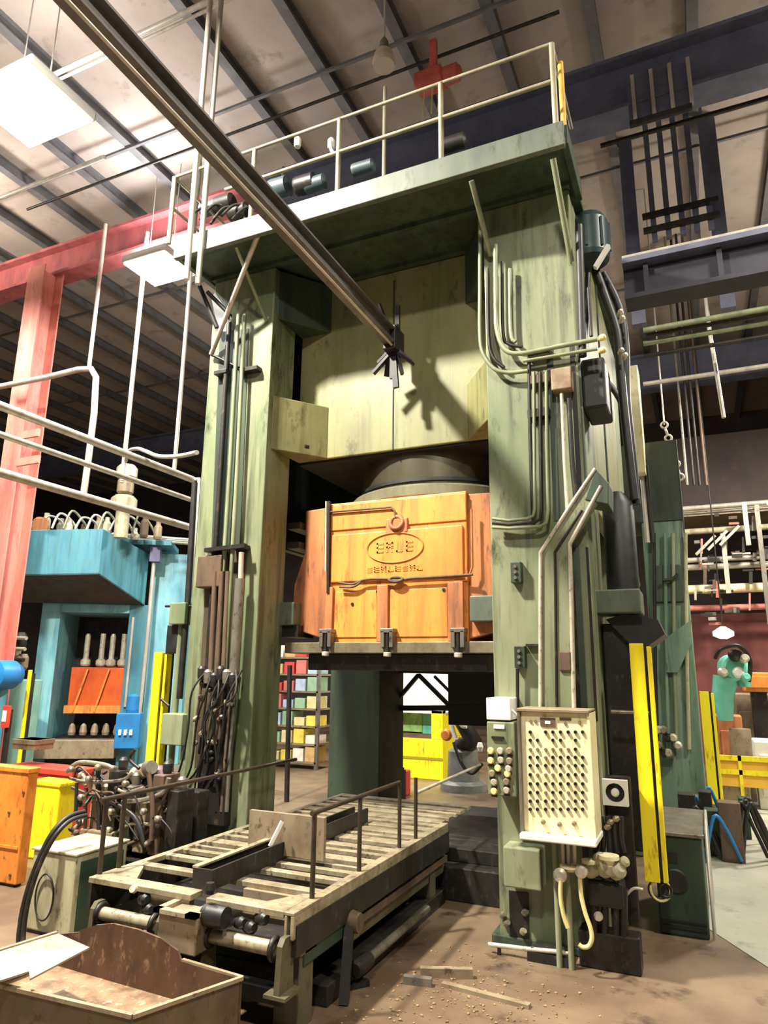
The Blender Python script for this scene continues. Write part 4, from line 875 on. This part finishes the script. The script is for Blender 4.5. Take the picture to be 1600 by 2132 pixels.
bbox(-.76, .29, 2.1, 2.2, 0, 2.56).go('back_panel', dark, bl)
bbox(-.74, .28, 1.05, 2.1, 0, .62).go('bed', dark, bl, .01); bbox(-1.1, .3, .8, 1.05, .35, .62).go('bed_rail', tan, bl, .01)
rm = bbox(-.60, .26, 1.35, 2.0, 1.05, 1.70).go('ram', mat('red_orange_ram_paint', (222,96,30), (190,70,24), .45, 0, 5, 2, (.4,.7)), bl, .01)
bbox(-.64, .28, 1.30, 2.0, .98, 1.10).go('ram_plate', orange, rm, .006)
for u in (-.33, .0): B().bar(bp(u,1.3,1.68), bp(u-.17,1.3,1.0), .035, .03).go('ram_rod', orange, rm)
for i, u in enumerate((-.42, -.18, -.02, .16)): B().lathe(bp(u,1.45,1.72), [(.07,0),(.09,.03),(.09,.10),(.05,.14),(.05,.55+.05*(i%2)),(.03,.60)], 14).go('ram_cylinder', bright, bl)
for i in range(5): B().lathe(bp(-.45+.17*i,1.2,.66), [(.06,0),(.07,.05),(.05,.16),(.02,.2)], 10).go('lower_die_pin', tan, bl)
bbox(.30, .66, .72, 1.0, .5, 1.02).go('control_box', blueS, bl, .015); B().lathe(bp(.50,.86,1.02), [(.10,0),(.11,.05),(.10,.28),(.05,.32)], 14).go('blue_motor', blueS, bl)
for i in range(3): bbox(.36+.08*i, .40+.08*i, .68, .72, .70, .78).go('push_button', white, bl)
B().tube([bp(.62,.9,3.6), bp(.62,.9,2.0), bp(.60,.9,.5)], .035, 8).go('conduit', galv, bl); B().tube([bp(.36,.98,2.5), bp(.36,.98,1.1)], .025, 8).go('conduit', galv, bl)
bbox(.56,.72,.82,1.0,3.40,3.66).go('junction_box', mat('violet_grey_box', (96,96,130), None, .5), bl)
# valves and pipework on the crown
for i in range(11):
    u = -1.2 + .19*i; h_ = .10 + .06*((i*7) % 4)
    B().lathe(bp(u, .45+.12*(i%3), 3.72), [(.06,0),(.075,.04),(.075,h_),(.045,h_+.05),(.045,h_+.12)], 12).go('valve', (tan, cabM, steel, bright, rust)[i % 5], bl)
for i in range(9):
    u = -1.0+.17*i; B().curve([bp(u,.3,3.78), bp(u+.08,.35,3.98+.05*(i%3)), bp(u+.22,.5,3.95), bp(u+.3,.6,3.80)], .022, 6).go('pipe', (galv, bright, conduit)[i % 3], bl)
for i in range(3): B().tube([bp(-.9,.85+.1*i,3.8+.05*i), bp(1.15,.85+.1*i,3.72+.05*i)], .03, 8).go('pipe', (conduit, steel, galv)[i], bl)
B().lathe(bp(-.98,.25,3.70), [(.11,0),(.12,.02),(.12,.22),(.08,.26)], 14).go('pump', orangeD, bl)
tw = at(258,1050,Y=8.7); 
for i, (r_, h_) in enumerate(((.22,.25),(.14,.3),(.18,.25))): B().lathe((tw.x, tw.y, tw.z-.1+.28*i), [(r_*.8,0),(r_,.03),(r_,h_-.06),(r_*.7,h_)], 16).go('valve_tower', (cabM, tan, bright)[i], bl)
B().tube([(tw.x,tw.y,tw.z-.6),(tw.x,tw.y,tw.z)], .12, 12).go('tower_stem', cabM, bl)
# machine left of the blue press, seen in slivers beside the red column
q = at(60,1300,Y=8.0); lm = thing('valve_stand', 'beige valve stand between the red column and the blue press', 'machine', (q.x, 8.0, 0))
B().box(q.x-.35, q.x+.25, 7.8, 8.2, 0, 1.5).go('cabinet', mat('pale_green_stand', (120,160,146), (92,130,120), .5, 0, 4, 2, (.4,.7)), lm, .02)
for i in range(5): B().lathe((q.x-.25+.1*i, 7.85, 1.5+.16*i%.5), [(.06,0),(.09,.05),(.09,.2),(.06,.26)], 12).go('valve', (tan, cabM, bright, dark)[i%4], lm)
for i in range(4): B().tube([(q.x-.4, 7.75, 1.65+.17*i), (q.x+.3, 7.75, 1.63+.17*i)], .03, 8).go('pipe', (galv, dark, cabM, galv)[i], lm)
for (x0,x1,y0,y1,mt_,lab,nm,Y,cat) in ((38,62,1395,1560,yellow,'slim yellow post left of the blue press','yellow_post',7.3,'post'), (0,18,1470,1515,redB,'small red sign at the left edge','red_sign',6.6,'sign'), (0,22,1380,1430,blueS,'round blue motor housing at the left edge','blue_housing',6.8,'motor'),
        (35,90,1540,1612,tan,'tan carton standing on the red crate','carton',5.75,'box')):
    a, c = at(x0,y1,Y=Y), at(x1,y0,Y=Y)
    if nm == 'blue_housing':
        o = thing(nm, lab, cat, (a.x, Y, a.z)); B().lathe(((a.x+c.x)/2, Y-.2, (a.z+c.z)/2), [(.12,0),(.2,.03),(.2,.3),(.14,.4)], 16, (0,1,0)).go('shell', blueS, o); B().tube([((a.x+c.x)/2,Y,0),((a.x+c.x)/2,Y,a.z)], .06, 10).go('stand', blueM, o)
    elif nm == 'carton':
        o = B().box(a.x, c.x, Y-.10, Y+.15, .80, c.z).box(a.x-.005, c.x+.005, Y-.11, Y+.16, c.z-.05, c.z).go(nm, mt_, None, .004); tag(o, lab, cat)
    else:
        o = thing(nm, lab, cat, ((a.x+c.x)/2, Y, 0)); B().box(a.x, c.x, Y, Y+.05, (0 if nm == 'yellow_post' else a.z), c.z).go('panel', mt_, o, .004); B().box((a.x+c.x)/2-.03, (a.x+c.x)/2+.03, Y+.05, Y+.1, 0, c.z-.05).go('stake', dark, o)
        if nm == 'red_sign': B().box(a.x+.02, c.x-.02, Y-.006, Y, a.z+.08, c.z-.06).go('sign_stripe', white, o)

# ================================================================== what shows through the press
ym = thing('yellow_machine', 'yellow machine with a green and teal window seen under the ram', 'machine', (-4.45, 11.4, 0))
y0x, y1x = at(795,1500,Y=11).x, at(922,1500,Y=11).x
B().box(y0x-.4, y1x, 11.0, 12.2, .0, .62).go('base', yellow, ym, .01); B().box(y0x-.4, y0x+.25, 11.0, 12.2, .62, 1.08).go('pillar', mat('pale_yellow_panel', (224,226,196), None, .5), ym, .01)
B().box(y1x-.2, y1x, 11.0, 12.2, .62, 1.08).go('pillar', yellow, ym, .01); B().box(y0x-.4, y1x, 11.0, 12.2, 1.02, 1.10).go('top_frame', white, ym, .01)
B().box(y0x+.25, y0x+.62, 11.3, 11.6, .70, 1.02).go('window', mat('green_window', (168,206,130), (120,176,110), .3, 0, 9, 1, (.4,.6)), ym); B().box(y0x+.62, y1x-.2, 11.3, 11.6, .66, 1.02).go('tool_head', robotM, ym, .02)
B().box(y0x+.2, y1x-.22, 11.1, 11.5, .62, .68).go('worktable', rust, ym); B().box(y0x-.4, y1x, 10.99, 11.0, .30, .34).go('stripe', mat('olive_stripe', (150,140,20), None, .5), ym)
o = thing('red_bin', 'red bin with dark handle in front of the yellow machine', 'bin', (at(815,1640,Y=9.2).x, 9.4, 0)); a, c = at(770,1650,Y=9.2), at(842,1602,Y=9.2)
B().box(a.x, c.x-.06, 9.2, 9.6, 0, c.z-.05).go('tub', redB, o, .02); B().bar((a.x,9.18,c.z), (c.x,9.18,c.z), .05, .05).bar((c.x,9.18,c.z), (c.x,9.18,0), .05, .05).go('handle', dark, o)
rb = thing('robot_arm', 'dark robot arm with white hoses right of the yellow machine under the ram', 'robot', (-3.3, 10.5, 0))
ra = at(965,1600,Y=10.3); B().lathe((ra.x, 10.3, 0), [(.34,0),(.34,.1),(.24,.14),(.22,.55),(.15,.6)], 18).go('base', mat('grey_robot', (120,122,116), (92,94,90), .5, 0, 5, 1, (.4,.7)), rb)
B().tube([(ra.x,10.3,.6), at(985,1540,Y=10.2), at(960,1500,Y=10.2)], [.16,.14,.11], 12).go('arm', black, rb)
for k, pts in enumerate(([(938,1488),(942,1515),(950,1540)], [(955,1495),(962,1510),(972,1512)], [(930,1485),(945,1484),(948,1510)])): B().curve(px(pts, 10.0), .035, 8).go('white_hose', white, rb)
B().curve(px([(945,1545),(955,1575),(968,1600),(985,1610),(1005,1590)], 10.0), .025, 8).go('cable', black, rb)
B().lathe(at(930,1530,Y=10.0), [(.06,-.06),(.09,0),(.06,.06)], 12, (0,-1,0)).go('gripper', orange, rb); B().lathe(at(1000,1555,Y=10.0), [(.03,-.06),(.05,0),(.03,.06)], 12, (0,0,1)).go('fitting', white, rb)
sf = thing('storage_rack', 'rack of colourful cartons seen between the left columns', 'shelf', (at(600,1640,Y=11).x, 11.3, 0))
sx0, sx1 = at(560,1500,Y=11).x, at(660,1500,Y=11).x
for x in (sx0, sx1): B().box(x-.03, x+.03, 11.0, 11.06, 0, 2.2).go('rack_post', steel, sf)
for i in range(7): B().box(sx0, sx1, 11.0, 11.5, .1+.30*i, .13+.30*i).go('rack_shelf', tan, sf)
rcol = [(226,210,150),(214,120,110),(240,232,214),(150,186,150),(210,70,64),(236,214,90),(180,200,220),(206,170,110)]
for i in range(7):
    for j in range(4):
        c_ = rcol[(i*3+j*5) % 8]; w_ = (sx1-sx0)/4
        m_ = mat('carton_paint_%d' % ((i*3+j*5) % 8), c_, tuple(int(v*.85) for v in c_), .6, 0, 6, 1, (.4,.7))
        ob = B().box(sx0+.02+w_*j, sx0+w_*(j+1)-.02, 11.02, 11.4, .13+.30*i, .27+.30*i+.035*((j+i)%4)).go('carton', m_, None, .006)
        tag(ob, '%s carton, %s on the %s of the rear rack' % (('cream','salmon','off-white','pale green','red','yellow','pale blue','tan')[(i*3+j*5) % 8], ('leftmost','second from left','third from left','rightmost')[j], ('bottom shelf','second shelf up','third shelf up','middle shelf','fifth shelf up','second shelf down','top shelf')[i]), 'box', 'cartons on the rack')
ws = thing('bright_backdrop', 'added white panel as bright backdrop behind the yellow machine, seen through the dark X-brace', 'backdrop', (-5.3, 13.2, 0))
B().box(-6.2, -4.4, 13.2, 13.24, .8, 2.7).go('sheet', white, ws)  # white panel added to make the background bright here
for x in (-6.2, -4.4): B().box(x-.03, x+.03, 13.18, 13.26, 0, 2.75).go('post', steel, ws)
o = B().tube([at(604,1385,Y=8.3), (at(598,1650,Y=8.3).x,8.3,0)], .035, 8).go('dark_pole', black); tag(o, 'thin dark pole standing between the left press columns', 'pole')

# ================================================================== second machine row at the right
m2 = thing('rear_green_machine', 'dark teal-green machine column with conduits behind the press on the right', 'machine', (-.25, 9.4, 0))
ax0, ax1 = at(1352,1300,Y=9).x, at(1440,1300,Y=9).x
B().box(ax0, ax1, 9.0, 9.8, 0, 3.55).go('column', teal, m2, .015)
B().box(ax0-.25, ax1+.02, 9.0, 9.9, 3.55, 4.6).go('crown', greenD, m2, .015); B().box(ax0+.1, ax1-.06, 8.96, 9.0, 2.55, 3.0).go('cover', greenD, m2, .01)
for i, x in enumerate((1362, 1385, 1402, 1428)): B().tube([at(x,1110,Y=8.95), at(x+3,1400,Y=8.95), at(x+8,1560,Y=8.95)], .022, 8).go('conduit', (dark, teal, conduit, cabM)[i], m2)
B().curve(px([(1380,1208),(1400,1206),(1412,1195)], 8.9), .02, 6).go('conduit', black, m2)
B().prism([at(1385,1330,Y=8.9), at(1440,1290,Y=8.9), at(1440,1340,Y=8.9), at(1412,1400,Y=8.9), at(1388,1400,Y=8.9)], (0,.1,0)).go('gusset', teal, m2)
for i in range(8): B().lathe(at(1372+10*(i%5),1520+16*(i//2),Y=8.85), [(.03,-.04),(.05,0),(.03,.06)], 10, (0,-1,0)).go('valve', (bright, tan, dark, cabM)[i%4], m2)
o = B().box(at(1306,870,Y=8.6).x, at(1336,870,Y=8.6).x, 8.6, 8.95, at(1320,985,Y=8.6).z, at(1320,760,Y=8.6).z).go('lit_side_panel', cream, None, .01); tag(o, 'narrow beige panel painted as a lit machine side, high beside the press flank', 'duct')  # cream colour paints the lit side of a machine behind
B().bar(at(1345,975,Y=9.1), at(1345,980,Y=9.0), .02).go('bracket', dark, m2)
for i in range(2): B().tube([at(1336+10*i,970,Y=8.8), at(1350+10*i,1130,Y=8.8)], .03, 8).go('conduit', (galv, dark)[i], m2)
pl = thing('machine_clutter', 'dark heap of cables and small machine parts behind the green cabinet', 'machine parts', (at(1440,1690,Y=9).x, 8.6, 0))
for i in range(16):
    x = random.uniform(-.33, .28); y = random.uniform(7.6, 9.0); h_ = random.uniform(.15, .55)
    B().box(x, x+random.uniform(.08,.2), y, y+.18, 0, h_).go('block', (black, dark, cabG, rust)[i%4], pl, .01)
for i in range(12):
    x = random.uniform(-.3,.3); y = random.uniform(7.5, 8.6); B().curve([(x,y,.02),(x+.1,y-.05,.35+.2*random.random()),(x+.2,y,.3),(x+.3,y+.1,.03)], .018, 6).go('cable', (black, dark, blueS)[i%3], pl)
g3 = guard(at(1462,1500,Y=10).x, at(1492,1500,Y=10).x, 10.0, 0.0, 1.49, 'slim yellow guard far behind on the right aisle')
yg = thing('yellow_fence', 'low yellow fence frame along the far right aisle', 'fence', (.4, 10.4, 0))
fx0, fx1 = .10, .55
for z in (.45, .62): B().box(fx0, 1.4, 10.4, 10.44, z, z+.06).go('rail', yellow, yg)
for x in (fx0, .35, .7, 1.1): B().box(x, x+.04, 10.4, 10.44, 0, .68).go('post', yellow, yg)
B().box(fx0, 1.4, 10.44, 10.46, .3, .62).go('mesh_panel', mat('amber_panel', (226,178,60), None, .5), yg)
tr = thing('turquoise_robot', 'turquoise robot arm in the far right aisle', 'robot', (.45, 11.5, 0))
def rj(x, y, Y=11.5): return at(x, y, Y=Y)
B().tube([rj(1512,1500), rj(1506,1450), rj(1512,1410)], [.10,.15,.17], 12).go('upper_arm', robotM, tr); B().lathe(rj(1525,1390), [(.15,-.12),(.19,-.06),(.19,.10),(.14,.16)], 16, (.3,-1,0)).go('shoulder', robotM, tr)
B().tube([rj(1525,1375), rj(1545,1390), rj(1552,1430)], [.11,.13,.08], 12).go('forearm', robotM, tr); B().lathe(rj(1538,1400,11.3), [(.06,0),(.08,.04),(.05,.08)], 12, (0,-1,0)).go('joint_cap', white, tr)
for (x,y,r_) in ((1530,1365,.09),(1548,1372,.07),(1505,1400,.07),(1552,1412,.06)): B().lathe(rj(x,y,11.32), [(r_*.7,-.04),(r_,0),(r_,.08),(r_*.6,.12)], 14, (.2,-1,.2)).go('servo_motor', (robotM, dark, robotM, bright)[int(r_*100)%4], tr)
B().curve([rj(1490,1370,11.3), rj(1505,1350,11.2), rj(1540,1345,11.2), rj(1562,1375,11.3), rj(1560,1420,11.3)], .03, 8).go('cable_hose', dark, tr)
B().lathe((.45,11.5,0), [(.25,0),(.25,.2),(.16,.3),(.14,.95)], 16).go('pedestal', tan, tr)
for i, (x0,x1,y0,y1,Y,c_) in enumerate(((1500,1545,1490,1590,12.0,orangeD), (1550,1610,1400,1440,12.2,orange), (1545,1615,1445,1600,12.9,tan), (1580,1640,1545,1640,10.7,white), (1480,1560,1610,1640,10.6,tan))):
    a, c = at(x0,y1,Y=Y), at(x1,y0,Y=Y); nm = ('orange_welder','amber_tank','tan_locker','white_cabinet','pallet')[i]
    o = thing(nm, ('worn orange welding cell below the turquoise robot','amber tank right of the turquoise robot','tan locker behind the yellow fence','white cabinet at the right edge of the aisle','low tan pallet in front of the yellow fence')[i], ('machine','tank','locker','cabinet','pallet')[i], ((a.x+c.x)/2, Y, 0))
    zb = 0 if i != 1 else max(a.z, 0)
    B().box(a.x, c.x, Y, Y+.5, zb, c.z).go('body', c_, o, .02); B().box(a.x+.05, c.x-.05, Y-.02, Y, zb+(c.z-zb)*.2, zb+(c.z-zb)*.8).go('door', c_, o, .01)
    if i == 1: B().box(a.x+.1, c.x-.1, Y+.1, Y+.4, 0, zb).go('stand', dark, o)
q = at(1508,1330,Y=13); o = thing('aisle_lamp', 'small glowing lamp over the turquoise robot', 'lamp', q); B().lathe((q.x,q.y,q.z), [(.05,0),(.16,.05),(.16,.12),(.04,.2)], 16).go('bulb', glowE, o); B().tube([(q.x,q.y,q.z+.2),(q.x,q.y,9.4)], .012, 6).go('cord', dark, o)

# ================================================================== overhead steel and pipes on the right
rw = thing('crane_runway', 'dark runway girder with a pale rail on top, right of the press', 'girder', (2.6, 7.2, 5.3))
zr = at(1450,508,Y=7.0).z
B().box(-.40, 6, 6.97, 7.03, zr-.03, zr+.03).go('rail', galv, rw); B().box(-.40, 6, 6.9, 7.3, zr-.10, zr-.04).go('top_flange', girdM, rw); B().box(-.40, 6, 7.05, 7.12, zr-.45, zr-.10).go('web', mat('dark_runway_steel', (54,52,64), (42,40,50), .6, .1, 3, 1, (.4,.7)), rw); B().box(-.40, 6, 6.95, 7.25, zr-.49, zr-.44).go('bottom_flange', MATS['dark_runway_steel'], rw)
for k in range(5): x = -.2+.7*k; B().box(x, x+.05, 6.98, 7.05, zr-.44, zr-.10).go('stiffener', MATS['dark_runway_steel'], rw)
for k, (y, r_, Y, mt_) in enumerate(((688,.035,8.5,conduit), (700,.03,8.6,dark), (716,.035,8.7,conduit), (742,.03,8.8,dark), (800,.035,10,galv))):
    p = at(1340, y, Y=Y); o = B().tube([(p.x, Y, p.z), (7, Y, p.z)], r_, 8).go('wall_pipe', mt_)
    tag(o, ('topmost of four horizontal pipes under the runway girder', 'second of four horizontal pipes under the runway girder', 'third of four horizontal pipes under the runway girder', 'lowest of four horizontal pipes under the runway girder', 'pale horizontal pipe lower than the other four, right of the beige panel')[k], 'pipe')
p = at(1485,715,Y=9.2); o = B().tube([(at(1478,690,Y=9.2).x-.02,9.2,9.4), at(1478,690,Y=9.2), at(1490,760,Y=9.2), at(1508,870,Y=9.2)], .025, 8).go('slanted_conduit', galv); tag(o, 'pale conduit hanging slightly slanted on the right', 'conduit')
rk = thing('conduit_rack', 'hanging rack of five dark conduits under the roof at the right', 'rack', (.2, 9, 7.4))
zb0 = at(1420,470,Y=9).z
for i in range(5):
    x = at(1362+30*i, 470, Y=9).x; B().box(x-.035, x+.035, 8.97, 9.03, zb0-.15, 9.39).go('conduit', girdM, rk)
xa, xb = at(1340,470,Y=9).x, at(1500,455,Y=9).x
for z in (zb0, zb0+.22): B().box(xa, xb, 8.90, 8.96, z-.035, z+.035).go('cross_bar', dark, rk)
for (x, l_) in ((1310,'left'), (1490,'right')):
    p = at(x, 400, Y=9.3); o = B().box(p.x-.09, p.x+.09, 9.25, 9.4, 6.4, 9.4).go('roof_post', girdM); tag(o, 'wide blue-grey post at the %s end of the hanging conduit rack' % l_, 'post')
wp = at(1372,180,Z=8.3); lv = thing('roof_louver', 'pale slatted louver high under the roof at the upper right', 'vent', (wp.x+.3, wp.y, 7.6))
for i in range(4): q = at(1318+40*i, 180, Y=7.05); B().box(q.x-.02, q.x+.02, 7.02, 7.06, 7.75, 8.35).go('slat', galv, lv)
qa, qb = at(1310,235,Y=7.05), at(1440,205,Y=7.05); B().box(qa.x, qb.x, 7.02, 7.06, 7.68, 7.75).go('sill', dark, lv); B().box(qa.x, qb.x, 7.08, 7.09, 7.7, 8.4).go('backing', girdM, lv)
for i, x in enumerate((1432, 1446, 1458, 1472)):
    o = B().tube([(at(x,1010,Y=12).x,12,9.4), at(x,1010,Y=12)], .022, 8).go('drop_conduit', (steel, dark, dark, rust)[i]); tag(o, ('first','second','third','fourth')[i]+' from left of four short drop conduits high behind the rear green machine', 'conduit', 'short drop conduits')
_q = at(1384,885,Y=10.5)
ch = thing('hanging_chain', 'bright bundle of chain hanging high behind the rear green machine', 'chain', at(1400,1000,Y=10.5))
B().tube([_q, (_q.x, _q.y, 9.38)], .012, 6).go('hanger', galv, ch)
for i in range(9): B().ring(at(1384+4.2*i, 885+13.5*i, Y=10.5), .045, .016, (1,0,.3) if i % 2 else (0,1,.3), 12, 6).go('link', bright, ch)
bd = thing('pipe_bridge', 'deep brown mezzanine with stacked pale pipes across the far right', 'mezzanine', (1, 15, 0))
B().box(-.6, 7, 15.2, 17, 5.0, 6.6).go('deck_front', wallM, bd); B().box(-.6, 7, 15.0, 17, 4.85, 5.0).go('deck_edge', tan, bd)
for i, y in enumerate((1052, 1062, 1100, 1160, 1175, 1222, 1262)):
    p = at(1520, y, Y=14.5); B().tube([(-.2, 14.5+.05*i, p.z), (7, 14.5+.05*i, p.z)], (.05,.03,.06,.05,.06,.09,.06)[i], 10).go('pipe', (galv, steel, cabM, galv, galv, cream, red)[i], bd)
for i, x in enumerate((1512, 1555, 1590)): 
    ya, yb = ((1110,1235),(1045,1135),(1050,1300))[i]; q = at(x, (ya+yb)/2, Y=14.2); B().box(q.x-.04, q.x+.04, 14.2, 14.28, at(x,yb,Y=14.2).z, at(x,ya,Y=14.2).z).go('hanger', galv if i < 2 else steel, bd)
for i in range(60):
    x, y = random.uniform(1445,1600), random.uniform(1045,1300); l_ = random.uniform(8,40); v_ = random.random() < .4
    B().bar(at(x,y,Y=14.3+.1*(i%4)), at(x+(0 if v_ else l_), y+(l_ if v_ else -l_*.05), Y=14.3+.1*(i%4)), random.uniform(.02,.07)).go('pipe_piece', (dark, steel, galv, rust, black, red)[i%6], bd)
for i in range(3): B().bar(at(1450+25*i,1155-10*i,Y=14), at(1490+25*i,1115-10*i,Y=14), .05, .05).go('diagonal_brace', galv, bd)
B().box(-.4, 7, 15.4, 15.5, 0, 2.9).go('red_curtain', mat('dark_red_sheet', (110,52,48), (84,40,38), .7, 0, 2, 4, (.4,.7)), bd)
